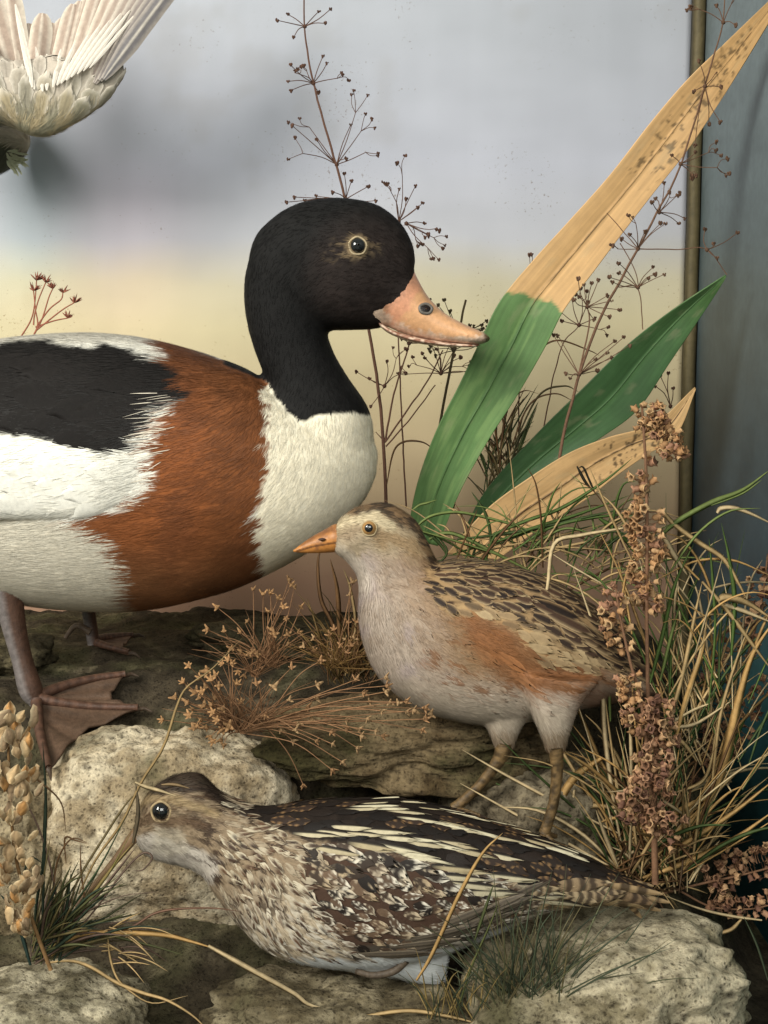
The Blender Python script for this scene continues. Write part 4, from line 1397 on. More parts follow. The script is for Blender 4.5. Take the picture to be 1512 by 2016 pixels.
    A.append(feathers(sk, p[k], q[k], flow, cpat, lambda x: 34 + 12 * (x[:, 1] < 1740), lambda x: 17 + 8 * (x[:, 1] < 1740), (0.0003, 0.0010), r, 9, 10, 0.22, fray=0.12))
    # black back
    p, q = sk.sample(7000, 0.0062, r, 0.5)
    k = poly_sd(seen_px(p, YS), backz) < -2

    def kpat(px, u, v, rnd):
        n = len(px)
        U, Vv = np.abs(u)[None, None, :], v[None, :, None]
        sp = (sstep(0.5, 0.75, U) * (np.sin(v * 17)[None, :, None] > 0.2) * (rnd[:, None, None] > 0.6)) * np.ones((n, len(v), 1)) * 0.8
        e = srgb(150, 116, 78)
        d = lerp(srgb(24, 19, 17), srgb(58, 44, 36), rnd[:, None] ** 2)[:, None, None]
        return d * (1 - sp[..., None]) + e * sp[..., None]
    A.append(feathers(sk, p[k], q[k], flow, kpat, 48, 22, (0.0003, 0.0009), r, 7, 8, 0.10))

    # cream braces down the back
    def spat(px, u, v, rnd):
        n = len(px)
        c = sstep(-0.35, 0.05, u)[None, None, :] * sstep(0.05, 0.2, v)[None, :, None] * np.ones((n, 1, 1))
        e = lerp(srgb(166, 150, 118), srgb(208, 198, 170), rnd[:, None])[:, None, None]
        return srgb(34, 27, 23) * (1 - c[..., None]) + e * c[..., None]
    keep_ = lambda a: a[r.random(len(a)) > 0.22]
    for z, (L, wd, st) in zip(STR, ((92, 13, 22), (84, 13, 22), (100, 16, 34), (120, 17, 46), (60, 6, 30))):
        p, q = hits(sk, keep_(along(z, st, 3.5, r)))
        A.append(feathers(sk, p, q, flow, spat, L, wd, (0.0009, 0.0015), r, 9, 9, 0.06, fray=0.10))
    # quills
    def qpat(px, u, v, rnd):
        n = len(px)
        e = (sstep(0.8, 0.97, np.abs(u))[None, None, :] * 0.35 + np.exp(-(u / .08) ** 2)[None, None, :] * 0.2) * np.ones((n, len(v), 1))
        d = lerp(srgb(56, 48, 42), srgb(94, 84, 74), rnd[:, None])[:, None, None]
        return d * (1 - e[..., None]) + srgb(176, 160, 134) * e[..., None]
    for z in ([(760, 1868), (900, 1838)], [(800, 1850), (920, 1815)], [(840, 1830), (960, 1795)], [(700, 1880), (800, 1872)]):
        p, q = hits(sk, along(z, 34, 3, r))
        fl3 = flow_field([(700, 1880, 1, -.05), (850, 1850, 1, -.32), (1000, 1800, 1, -.35)], 60)
        A.append(feathers(sk, p, q, fl3, qpat, 150, 18, (0.0012, 0.0024), r, 5, 10, 0.05))
    # barred tail and tertials
    def tpat(px, u, v, rnd):
        n = len(px)
        b = (np.sin(v * 26)[None, :, None] + 0 * u[None, None, :] > -0.1) * np.ones((n, 1, 1)) * 0.85
        e = lerp(srgb(128, 104, 78), srgb(184, 164, 132), rnd[:, None])[:, None, None]
        return e * (1 - b[..., None]) + srgb(46, 35, 29) * b[..., None]
    for z in ([(1000, 1762), (1190, 1764)], [(1080, 1744), (1210, 1757)]):
        p, q = hits(sk, along(z, 40, 4, r))
        A.append(feathers(sk, p, q, flow, tpat, 100, 26, (0.0010, 0.0026), r, 7, 16, 0.12))
    V, F, C = join_arrays(A)
    tag(link("wing_feathers", make_mesh("wing_feathers", V, F, C), M_FEATHER, root), kind='stuff')
    # tail fan, a few quills past the body
    for i, (a, b, w) in enumerate((((1190, 1742), (1304, 1760), 15), ((1185, 1752), (1318, 1776), 15), ((1180, 1764), (1300, 1792), 15), ((1200, 1733), (1286, 1744), 14), ((1225, 1765), (1262, 1806), 13))):
        def tc(u, v):
            b_ = (np.sin(v * 22 + i) > 0)[:, None] * 0.85 * (v < 0.86)[:, None]
            return lerp(srgb(158, 132, 98), srgb(50, 38, 30), b_)
        V, F, C, uv = feather_blade(P(*a, YS - 0.012 + 0.002 * i), P(*b, YS - 0.006 + 0.003 * i), w * mpp(YS), 0.02, 0.15, colf=tc, tip=0.3, n=18)
        link("tail_feather", make_mesh("tail_feather", V, F, C), M_FEATHER, root)
    # long straight bill going down into the grass
    pts = np.array([P(290, 1628, YS), P(266, 1645, YS - 0.002), P(230, 1690, YS - 0.004), P(190, 1738, YS - 0.006), P(150, 1785, YS - 0.008)])
    pr = catmull(np.column_stack([pts, np.array([17, 13, 8.5, 6.5, 5.5]) * mpp(YS)]), 40)
    V, F, C = tube(pr[:, :3], pr[:, 3], 12, srgb(122, 96, 70))
    C = C * (1 + 0.3 * fbm(V * 500, 3, 2))[:, None]
    side = sstep(-0.1, 0.1, np.sin(np.tile(np.arange(12), 40) / 12 * 2 * math.pi))[:, None]
    C = C * (0.8 + 0.35 * side)
    link("bill", make_mesh("bill", V, F, C), M_HORN, root)
    h, _n = hits(sk, [(317, 1598)])
    ec = h[0] + np.array([0, 0.0018, 0])
    eye(root, ec, 19.5 * mpp(YS), None, (-0.15, -1, 0.1))
    V, F, C = ring(ec + np.array([0, -0.0018, 0]), 20 * mpp(YS), 2.6 * mpp(YS), (-0.15, -1, 0.1), srgb(168, 146, 112))
    C = C * (1 + 0.5 * fbm(V * 800, 3, 2))[:, None]
    link("eyelid", make_mesh("eyelid", V, F, C), M_SKIN, root)
    LG = srgb(84, 72, 60)
    for pts, rr, yy in (([(800, 1890), (775, 1912), (735, 1920), (700, 1912)], [9, 8, 7, 6], YS - 0.02), ([(866, 1930), (872, 1955), (862, 1985), (858, 2000)], [9, 8, 7, 7], YS - 0.005)):
        V, F, C = limb(pts, yy, rr, LG, 10, 24, 6)
        link("leg", make_mesh("leg", V, F, C), M_LEG, root)


build_snipe()

# ------------------------------------------------------------------ the hanging pale-winged bird, top left
YF_ = 0.092


def build_flyer():
    root = thing("hanging_bird", P(-60, 200, YF_), "pale winged bird hanging at the top left with spread wing feathers", "bird")
    r = np.random.default_rng(41)
    body = loft([(-260, 150, -260, 260, 50, 0.0), (-180, 140, -170, 300, 60, 0.02), (-126, 124, -120, 315, 60, 0.05), (-76, 140, -76, 318, 56, 0.072), (-34, 180, -42, 296, 40, 0.078), (-10, 212, -18, 276, 22, 0.078), (-2, 234, -4, 258, 8, 0.078)], YF_ + 0.002, 60, 48)
    hand = loft([(-200, 60, -200, 250, 40), (-80, 40, -70, 250, 50), (0, 110, 10, 248, 50), (50, 120, 60, 268, 40), (100, 110, 100, 268, 32), (150, 120, 155, 240, 24), (196, 128, 205, 205, 14), (236, 96, 246, 150, 6)], YF_, 50, 40)
    me = fuse("body", [body, hand], 0.0022, 6)
    sk = Skin(me, YF_)

    def colour(px):
        q = px + 10 * np.stack([fbm(px / 22, 3, 301), fbm(px / 22, 3, 302)], 1)
        C = srgb(196, 184, 170) * np.ones((len(px), 3))
        d = sstep(5, -8, poly_sd(q, [(-500, 190), (-10, 228), (30, 245), (60, 290), (40, 360), (-500, 420)]))[:, None]
        C = lerp(C, srgb(66, 70, 54), d * 0.95)
        g = sstep(150, 250, q[:, 1])[:, None] * (1 - d)
        C = lerp(C, srgb(126, 124, 96), g * 0.75)
        e = sstep(0.1, 0.4, fbm(px / 14, 3, 303))[:, None] * g
        return lerp(C, srgb(196, 176, 140), e * 0.7)
    px = seen_px(sk.v, YF_)
    set_col(me, colour(px))
    link("body", me, M_SKIN, root)
    flow = flow_field([(20, 230, -.2, -1), (80, 200, 0, -1), (140, 180, .25, -1), (200, 150, .5, -.9), (100, 255, .5, -.5), (0, 300, .3, .9), (-100, 300, -.5, .6)], 50)
    A = [barbs(sk, 9000, flow, colour, 26, 1.6, (0.0002, 0.0016), 0.4, r, lambda p: (p[:, 1] > 205) | (p[:, 0] < -30))]
    p, q = sk.sample(3000, 0.0078, r, 0.3)
    k = (seen_px(p, YF_)[:, 1] < 236) & (seen_px(p, YF_)[:, 0] > -40)

    def cp(px, u, v, rnd):
        c = colour(px)[:, None, None] * np.ones((len(px), len(v), len(u), 1))
        e = sstep(0.6, 0.95, np.maximum(np.abs(u)[None, :], v[:, None]))[None, :, :, None] * 0.5
        sh = np.exp(-(u / 0.12) ** 2)[None, None, :, None] * 0.25
        return lerp(c * (0.72 + 0.22 * rnd[:, None, None, None]) * (1 - sh), srgb(232, 222, 208), e * 1.3)
    A.append(feathers(sk, p[k], q[k], flow, cp, 58, 32, (0.0006, 0.0020), r, 9, 9, 0.10))
    V, F, C = join_arrays(A)
    tag(link("plumage", make_mesh("plumage", V, F, C), M_FEATHER, root), kind='stuff')

    def quill(a, b, w, base, edge, i, dy, tip=0.62, bend=0.0, sweep=0.0):
        def cf(u, v):
            c = lerp(base * 1.0, edge, sstep(0.45, 0.95, np.abs(u))[:, None] * 0.8)
            sh = np.exp(-(u / 0.10) ** 2)[:, None]
            c = lerp(c, srgb(232, 222, 206), sh * 0.55)
            return c * (1 + 0.10 * np.sin(v * 40 + u * 6))[:, None]
        V, F, C, uv = feather_blade(P(*a, YF_ + dy), P(*b, YF_ + dy + 0.012), w * mpp(YF_), bend, 0.12, colf=cf, tip=tip, n=20, k=9, sweep=sweep)
        link("feather", make_mesh("feather", V, F, C), M_FEATHER, root)
    PK, LT, GY, WH = srgb(168, 148, 134), srgb(222, 212, 196), srgb(108, 104, 106), srgb(232, 230, 224)
    # secondaries: rounded tips in a row
    sec = [((30, 175), (-40, -60), 62), ((40, 180), (10, -30), 58), ((52, 185), (56, 46), 44), ((66, 190), (84, 26), 44), ((78, 195), (100, 44), 40), ((92, 190), (124, 36), 40), ((104, 188), (146, 8), 42),
           ((116, 186), (160, 2), 42), ((126, 184), (186, -24), 42), ((136, 182), (206, -50), 42)]
    for i, (a, b, w) in enumerate(sec):
        quill(a, b, w, PK, LT, i, 0.004 + 0.0012 * (i % 3) - 0.0006 * i, 0.72)
    prm = [((146, 180), (244, -70), 38), ((156, 176), (276, -90), 36), ((166, 172), (306, -100), 34), ((176, 168), (330, -104), 32), ((186, 164), (352, -110), 32), ((196, 158), (376, -110), 34), ((204, 156), (398, -112), 34)]
    for i, (a, b, w) in enumerate(prm):
        quill(a, b, w, lerp(PK, GY, i / 6), lerp(LT, srgb(170, 160, 150), i / 6), i, -0.003 - 0.0012 * i, 0.7, 0.02, 0.02)
    # white underwing coverts, narrow and pointed
    for a, b, w in (((64, 172), (30, 8), 13), ((68, 176), (44, 70), 10), ((84, 180), (70, 92), 9), ((92, 178), (92, 106), 9), ((104, 172), (120, 96), 9), ((112, 168), (148, 84), 10), ((120, 164), (176, 66), 10), ((130, 158), (198, 48), 11),
                    ((140, 152), (216, 40), 9), ((152, 146), (238, 26), 9), ((164, 140), (256, 20), 8), ((176, 134), (270, 24), 7)):
        quill(a, b, w, srgb(214, 204, 192), srgb(232, 226, 216), 0, -0.014, 0.2)
    # pale tuft at the vent
    A = []
    for i in range(26):
        a = np.array([24 + r.uniform(-12, 10), 312 + r.uniform(-14, 10)])
        b = a + np.array([r.uniform(8, 30), r.uniform(-10, 30)])
        V, F, C, uv = feather_blade(P(*a, YF_ + 0.062), P(*b, YF_ + 0.058), 5 * mpp(YF_), 0.1, 0.1, colf=lambda u, v: np.tile(srgb(176, 178, 150), (len(u), 1)), n=6, k=3)
        A.append((V, F, C))
    V, F, C = join_arrays(A)
    tag(link("tail_tuft", make_mesh("tail_tuft", V, F, C), M_FEATHER, root), kind='stuff')


build_flyer()

# ------------------------------------------------------------------ plant tools
def ribbon(pts_px, width, col, Yd, n=26, k=4, fold=0.25, tip=0.05, base=0.6, seed=0, twist=0.0):
    """arrays of a grass blade; points (x, y[, dY]) in photo pixels, width px; two-sided with real thickness"""
    pts = np.array([P(q[0], q[1], Yd + (q[2] if len(q) > 2 else 0.0)) for q in pts_px])
    c = catmull(pts, n)
    t = np.gradient(c, axis=0); t /= np.linalg.norm(t, axis=1)[:, None] + 1e-9
    nr = np.array([0.0, -1.0, 0.25])
    s = np.cross(t, nr); s /= np.linalg.norm(s, axis=1)[:, None] + 1e-9
    nn = np.cross(s, t)
    v = np.linspace(0, 1, n)
    a = twist * np.sin(v * 3.0 + seed) + 0.5 * np.sin(seed * 1.7 + v * 2)
    s2 = s * np.cos(a)[:, None] + nn * np.sin(a)[:, None]
    n2 = np.cross(s2, t)
    prof = np.minimum(base + (1 - base) * sstep(0, 0.25, v), 1) * np.where(v > 0.55, tip + (1 - tip) * np.clip((1 - v) / 0.45, 0, 1) ** 0.7, 1)
    w = width * mpp(Yd) / 2 * prof
    th = np.maximum(w * 0.16, 0.00012)
    # closed cross-section: left edge, fold top, right edge, fold bottom
    V = np.stack([c - s2 * w[:, None], c + n2 * (fold * w + th)[:, None], c + s2 * w[:, None], c + n2 * (fold * w - th)[:, None]], 1).reshape(-1, 3)
    i, j = np.meshgrid(np.arange(n - 1), np.arange(4), indexing='ij')
    F = np.stack([i * 4 + j, i * 4 + (j + 1) % 4, (i + 1) * 4 + (j + 1) % 4, (i + 1) * 4 + j], -1).reshape(-1, 4)
    col = np.asarray(col, float)
    C = np.repeat(col * (1 + 0.25 * fbm(np.stack([v * 9 + seed, v * 0 + seed * 3.1], 1), 3, 3))[:, None], 4, 0)
    return V, F, C


def blades(name, parent, rows, Yd, stuff_rows=()):
    for i, (pts, w, col) in enumerate(rows):
        V, F, C = ribbon(pts, w, col, Yd, seed=i * 1.37 + len(rows), twist=0.25)
        link(name, make_mesh(name, V, F, C), M_BLADE, parent)


STRAW, GOLD, PALE_S, BROWN_S = srgb(194, 164, 116), srgb(198, 158, 100), srgb(212, 188, 146), srgb(112, 82, 54)
GR1, GR2, GR3 = srgb(86, 108, 52), srgb(70, 86, 46), srgb(116, 130, 72)
RP = np.random.default_rng(77)


def leaf(name, parent, L, R, Yv, colf, label, fold=0.18, n=230, k=56):
    """a broad strap leaf between two traced edges, with depth along Yv and a keel"""
    L = catmull(L, n); R = catmull(R, n)
    Y = catmull(np.array(Yv, float)[:, None], n)[:, 0]
    u = np.linspace(0, 1, k)
    V, UV = [], []
    for i in range(n):
        a, b = P(L[i, 0], L[i, 1], Y[i]), P(R[i, 0], R[i, 1], Y[i])
        w = np.linalg.norm(b - a)
        row = a * (1 - u)[:, None] + b * u[:, None]
        keel = np.abs(u - 0.5) * 2
        row[:, 1] += fold * w * (1 - keel) + 0.008 * w * np.sin(u * 9 + i * 0.02)
        row[:, 1] -= 0.012 * w * np.exp(-((u - 0.5) / 0.03) ** 2)
        V.append(row)
        UV.append(np.stack([u, np.full(k, i / (n - 1))], 1))
    V = np.vstack(V); UV = np.vstack(UV)
    i, j = np.meshgrid(np.arange(n - 1), np.arange(k - 1), indexing='ij')
    F = np.stack([i * k + j, (i + 1) * k + j, (i + 1) * k + j + 1, i * k + j + 1], -1).reshape(-1, 4)
    C = colf(PX(V), UV)
    vein = fbm(np.stack([UV[:, 0] * 34, UV[:, 1] * 2.5], 1), 2, 431) + 0.5 * fbm(np.stack([UV[:, 0] * 16, UV[:, 1] * 30], 1), 3, 432)
    C = C * (1 + 0.16 * vein)[:, None]
    dust = sstep(0.25, 0.6, fbm(np.stack([UV[:, 0] * 6, UV[:, 1] * 22], 1), 4, 433))[:, None]
    C = lerp(C, srgb(170, 160, 130), dust * 0.16)
    o = link(name, make_mesh(name, V, F, C), M_LEAF, parent)
    if label: o['label'] = label
    so = o.modifiers.new("t", 'SOLIDIFY'); so.thickness = 0.0009; so.offset = 0
    # midrib
    A = []
    mid = (V.reshape(n, k, 3)[:, k // 2 - 1] + V.reshape(n, k, 3)[:, k // 2]) / 2 + np.array([0, -0.0002, 0])
    sel = mid[6:-8:4]
    cc = colf(PX(sel), np.stack([np.full(len(sel), 0.5), np.linspace(0, 1, len(sel))], 1))
    V2, F2, C2 = tube(sel, np.linspace(0.0007, 0.0004, len(sel)), 6, cc * 0.85)
    link("midrib", make_mesh("midrib", V2, F2, C2), M_LEAF, o)
    return o


def build_iris():
    root = thing("strap_leaf_plant", P(900, 1060, 0.035), "plant of three broad painted strap leaves rising behind the small brown bird", "plant")
    GA, TA = srgb(88, 120, 70), srgb(200, 160, 110)

    def col_a(px, uv):
        n = len(px)
        edge = np.interp(px[:, 0], [960, 985, 1030, 1060, 1085, 1110], [578, 572, 580, 590, 592, 622]) + 10 * fbm(px / 9, 3, 401)
        g = sstep(-5, 5, px[:, 1] - edge)[:, None]
        gc = GA * (1 + 0.16 * fbm(px / np.array([60, 60]), 3, 402))[:, None]
        lt = sstep(0.1, 0.5, fbm(np.stack([uv[:, 0] * 9, uv[:, 1] * 14], 1), 3, 403))[:, None]
        gc = lerp(gc, srgb(116, 144, 88), lt * 0.6)
        tc = TA * (1 + 0.14 * fbm(np.stack([uv[:, 0] * 18, uv[:, 1] * 5], 1), 3, 404))[:, None]
        st = sstep(0.22, 0.34, fbm(px / np.array([8.5, 8.5]), 3, 405) + 0.28 * fbm(px / 50, 2, 406) - 0.05) * sstep(400, 340, px[:, 1]) * sstep(0.10, 0.3, uv[:, 0]) * sstep(0.98, 0.85, uv[:, 0])
        tc = lerp(tc, srgb(104, 84, 58), st[:, None] * 0.8)
        C = lerp(tc, gc, g)
        md = np.exp(-((uv[:, 0] - 0.5) / 0.022) ** 2)[:, None]
        sp = sstep(-0.1, 0.2, fbm(px / 5, 2, 407))[:, None]
        C = lerp(C, lerp(srgb(84, 66, 44), srgb(58, 90, 48), g), md * 0.55 * sp)
        rim = sstep(0.97, 1.0, np.abs(uv[:, 0] - .5) * 2)[:, None]
        return lerp(C, C * 1.18, rim)

    def col_b(px, uv):
        C = srgb(62, 94, 56) * (1 + 0.18 * fbm(np.stack([uv[:, 0] * 8, uv[:, 1] * 10], 1), 3, 411))[:, None]
        t = sstep(0.55, 1.0, uv[:, 1])[:, None]
        C = lerp(C, srgb(92, 126, 74), t * 0.7)
        md = np.exp(-((uv[:, 0] - 0.52) / 0.05) ** 2)[:, None]
        return lerp(C, srgb(92, 128, 80), md * 0.5)

    def col_c(px, uv):
        C = srgb(196, 158, 110) * (1 + 0.14 * fbm(np.stack([uv[:, 0] * 22, uv[:, 1] * 4], 1), 3, 421))[:, None]
        st = sstep(0.28, 0.42, fbm(np.stack([(px[:, 0] + px[:, 1] * .4) / 5.0, (px[:, 1] - .3 * px[:, 0]) / 10.0], 1), 2, 422) + 0.25 * fbm(px / 40, 2, 423)) * sstep(1160, 1190, px[:, 0]) * sstep(1330, 1290, px[:, 0]) * sstep(0.05, 0.2, uv[:, 0]) * sstep(0.98, 0.85, uv[:, 0])
        C = lerp(C, srgb(74, 58, 40), st[:, None] * 0.85)
        md = np.exp(-((uv[:, 0] - 0.5) / 0.018) ** 2)[:, None]
        return lerp(C, srgb(92, 70, 46), md * 0.8 * sstep(-0.2, 0.1, fbm(px / 5, 2, 424))[:, None])
    leaf("leaf", root, [(800, 1060), (822, 950), (858, 850), (903, 760), (945, 672), (985, 592), (1050, 512), (1120, 435), (1200, 345), (1280, 242), (1350, 160), (1430, 82), (1530, -14)],
         [(862, 1075), (905, 970), (962, 866), (1020, 776), (1074, 682), (1112, 608), (1165, 540), (1222, 464), (1287, 380), (1352, 298), (1410, 212), (1462, 130), (1540, 2)],
         [0.035, 0.032, 0.03, 0.028, 0.026, 0.026, 0.03, 0.034, 0.038, 0.040, 0.036, 0.02, -0.02], col_a, "tall straw coloured leaf with a green lower half and dark mottling near its tip", 0.07)
    leaf("leaf", root, [(900, 1075), (955, 968), (1055, 856), (1150, 762), (1234, 680), (1324, 610), (1428, 541)],
         [(950, 1100), (1012, 992), (1106, 910), (1186, 860), (1256, 806), (1316, 718), (1366, 644), (1403, 588), (1430, 545)],
         [0.055, 0.055, 0.055, 0.05, 0.045, 0.04, 0.03], col_b, "all green leaf leaning right with a pointed tip", 0.07)
    leaf("leaf", root, [(880, 1090), (958, 1003), (1040, 942), (1120, 892), (1195, 862), (1290, 832), (1368, 762)],
         [(980, 1102), (1060, 1043), (1150, 986), (1212, 938), (1272, 896), (1332, 856), (1370, 766)],
         [0.02, 0.015, 0.01, 0.008, 0.004, 0.0, 0.0], col_c, "short straw coloured leaf with dark flecks near its tip", 0.05)


build_iris()


# ------------------------------------------------------------------ dry umbel stems
def umbel_arrays(node, ends, Yd, col, rng, sub=0.35, r0=1.5, bud=4.2):
    """branches from one whorl (photo px) to their ends, with small lobed fruits"""
    st, bd = [], []
    nx, ny = node

    def stalk(a, b, ra, rb, dya, dyb):
        m = np.array([(a[0] + b[0]) / 2 + rng.uniform(-5, 5), (a[1] + b[1]) / 2 + rng.uniform(-6, 4)])
        pts = np.array([P(a[0], a[1], Yd + dya), P(m[0], m[1], Yd + (dya + dyb) / 2), P(b[0], b[1], Yd + dyb)])
        c = catmull(pts, 7)
        st.append(tube(c, np.linspace(ra, rb, 7) * mpp(Yd), 5, col))

    def fruit(p, dy):
        b0 = P(p[0], p[1], Yd + dy)
        for q in range(3):
            th = q * 2.1 + rng.uniform(0, 1)
            off = np.array([math.cos(th), rng.uniform(-.5, .5), math.sin(th) * 0.8]) * bud * 0.5 * mpp(Yd)
            bd.append(blob(b0 + off, bud * rng.uniform(0.35, 0.7) * mpp(Yd), col * rng.uniform(0.5, 1.1), (6, 4), (1, rng.uniform(.6, 1.2), rng.uniform(.9, 1.6))))
    for ex, ey in ends:
        dy = rng.uniform(-0.012, 0.012)
        stalk((nx, ny), (ex, ey), r0, r0 * 0.7, 0, dy)
        if rng.random() < sub:
            L = math.hypot(ex - nx, ey - ny)
            for _ in range(rng.integers(2, 4)):
                a = math.atan2(ey - ny, ex - nx) + rng.uniform(-0.8, 0.8)
                l = L * rng.uniform(0.25, 0.5)
                e = (ex + math.cos(a) * l, ey + math.sin(a) * l)
                d2 = dy + rng.uniform(-0.005, 0.005)
                stalk((ex, ey), e, r0 * 0.7, r0 * 0.55, dy, d2)
                fruit(e, d2)
        else:
            fruit((ex, ey), dy)
    bd.append(blob(P(nx, ny, Yd), 4.5 * mpp(Yd), col * 0.8, (6, 4)))
    return st, bd


def fan(node, R, n, rng, a0=-math.pi, a1=0.0, jit=0.18, rj=0.25):
    out = []
    for i in range(n):
        a = a0 + (a1 - a0) * (i + 0.5) / n + rng.normal(0, jit)
        r = R * rng.uniform(1 - rj, 1 + rj)
        out.append((node[0] + r * math.cos(a), node[1] + r * math.sin(a)))
    return out


def umbel_plant(label, base_px, Yd, stems, whorls, col, seed, bud=4.2):
    rng = np.random.default_rng(seed)
    root = thing("dried_umbel_plant", P(base_px[0], base_px[1], Yd), label, "dried plant", "dried umbel plants in the case")
    for pts, r0, r1 in stems:
        c = catmull(np.array([P(x, y, Yd) for x, y in pts]), 40)
        V, F, C = tube(c + 0.0006 * np.stack([fbm(c * 90, 2, seed), 0 * c[:, 0], fbm(c * 90, 2, seed + 3)], 1), np.linspace(r0, r1, 40) * 0.74 * mpp(Yd), 7, col * 1.15)
        link("stem", make_mesh("stem", V, F, C), M_STEM, root)
    for node, ends, sub in whorls:
        st, bd = umbel_arrays(node, ends, Yd, col, rng, sub, 1.05, bud)
        V, F, C = join_arrays(st)
        w = link("whorl", make_mesh("whorl", V, F, C), M_STEM, root)
        V, F, C = join_arrays(bd)
        tag(link("fruits", make_mesh("fruits", V, F, C), M_STEM, w), kind='stuff')


UC = srgb(92, 66, 54)
r1 = np.random.default_rng(5)
umbel_plant("tall thin dried umbel stem rising behind the duck's head to the top edge", (760, 1020), 0.12,
            [([(760, 1020), (757, 900), (745, 765), (727, 655), (700, 500), (681, 400), (662, 325), (640, 250), (617, 165), (605, 100), (600, 52), (598, -30)], 5.0, 1.8),
             ([(758, 872), (775, 780), (805, 680)], 3, 2), ([(758, 872), (800, 810), (845, 745), (872, 690)], 2.6, 1.8), ([(760, 880), (815, 815), (858, 758)], 2.2, 1.6), ([(758, 872), (740, 850)], 2, 1)],
            [((600, 52), [(546, 40), (566, 28), (628, 22), (651, 18), (640, 46), (578, 74)], 0.0),
             ((617, 164), [(572, 128), (567, 160), (573, 178), (590, 146), (636, 110), (644, 124), (664, 154), (627, 182), (604, 140)], 0.4),
             ((663, 324), [(609, 250), (575, 247), (624, 275), (596, 302), (691, 245), (711, 258), (720, 300), (682, 312), (700, 222)], 0.55),
             ((681, 392), [(564, 398), (580, 388), (600, 394), (622, 386), (655, 378), (678, 342), (692, 356), (725, 367), (740, 395), (548, 440)], 0.0),
             ((757, 760), [(702, 732), (728, 745), (762, 712), (780, 706), (798, 734), (730, 800)], 0.3),
             ((868, 735), fan((868, 735), 56, 14, r1, -math.pi, math.pi * 0.1), 0.3),
             ((805, 676), [(790, 668), (830, 672), (850, 680), (868, 668), (800, 664)], 0.2)], UC, 11)
umbel_plant("small dried umbel head peeping out right behind the crown of the duck", (800, 1000), 0.13,
            [([(800, 1000), (790, 800), (782, 600), (783, 440)], 2.5, 1.5)],
            [((785, 436), [(770, 378), (792, 346), (786, 372), (818, 366), (832, 400), (822, 408), (800, 392)], 0.2), ((800, 440), [(832, 456), (846, 452), (854, 468), (842, 488), (818, 470), (836, 440)], 0.3)], UC, 12)
umbel_plant("thick dark dried stem standing between the duck's bill tip and the tall leaf", (838, 1030), 0.075,
            [([(838, 1030), (862, 860), (888, 720), (904, 650), (917, 590)], 4.2, 3.0)],
            [((900, 655), [(862, 600), (874, 590), (886, 612), (870, 618), (948, 640), (958, 632), (960, 648), (846, 590)], 0.0),
             ((893, 690), fan((893, 690), 48, 9, r1, -math.pi * 1.1, 0.2), 0.3)], srgb(78, 68, 50), 13)
umbel_plant("branching dried umbel plant standing in front of the corner beside the tall leaf", (1085, 1010), 0.02,
            [([(1085, 1010), (1105, 880), (1138, 745), (1185, 620), (1222, 552), (1256, 490), (1298, 410), (1340, 325), (1388, 170), (1412, 90), (1424, 42), (1430, -30)], 4.6, 1.4),
             ([(1256, 490), (1330, 491), (1392, 492), (1432, 540)], 1.6, 1.2), ([(1215, 565), (1256, 568), (1266, 650)], 1.6, 1.4), ([(1256, 490), (1195, 420)], 1.4, 1), ([(1138, 745), (1160, 640), (1156, 600)], 2.4, 1.6),
             ([(1220, 480), (1250, 530), (1257, 565)], 1.3, 1.2)],
            [((1256, 490), [(1224, 470), (1216, 490), (1240, 462), (1252, 440), (1270, 455), (1300, 440), (1310, 440)], 0.1),
             ((1298, 418), [(1290, 390), (1308, 360), (1318, 388), (1338, 380), (1348, 430), (1336, 440), (1284, 398)], 0.1),
             ((1340, 323), [(1322, 306), (1370, 300), (1412, 330), (1395, 300), (1360, 340)], 0.5),
             ((1388, 170), [(1376, 120), (1420, 172), (1412, 140), (1366, 180), (1395, 245), (1418, 240), (1368, 286)], 0.2),
             ((1424, 44), [(1376, 18), (1448, 50), (1410, 10), (1440, 8)], 0.3),
             ((1392, 492), [(1388, 452), (1412, 508), (1452, 458), (1405, 480)], 0.2),
             ((1256, 566), [(1200, 546), (1218, 538), (1218, 518), (1286, 526), (1290, 540), (1308, 540), (1205, 555), (1276, 548)], 0.0),
             ((1156, 604), [(1140, 584), (1150, 560), (1165, 558), (1178, 552), (1196, 582), (1204, 592), (1220, 610), (1200, 624), (1170, 630), (1130, 590), (1138, 548)], 0.1),
             ((1140, 738), [(1098, 660), (1114, 735), (1122, 745), (1172, 708), (1196, 695), (1210, 672), (1228, 664), (1240, 680), (1176, 730), (1205, 705), (1090, 660)], 0.1)], srgb(104, 78, 62), 14, 4.6)
umbel_plant("low dried umbel heads between the tall leaf and the corner moulding", (1020, 900), 0.10,
            [([(1020, 900), (1022, 700), (1020, 560)], 2, 1.2), ([(1060, 900), (1100, 700), (1140, 640)], 2, 1.2)],
            [((1018, 590), [(1046, 530), (1020, 556), (1008, 570)], 0.2), ((1140, 640), fan((1140, 640), 40, 7, r1), 0.4), ((1320, 800), [(1290, 760), (1300, 740), (1316, 735), (1325, 765)], 0.3)], UC, 15)


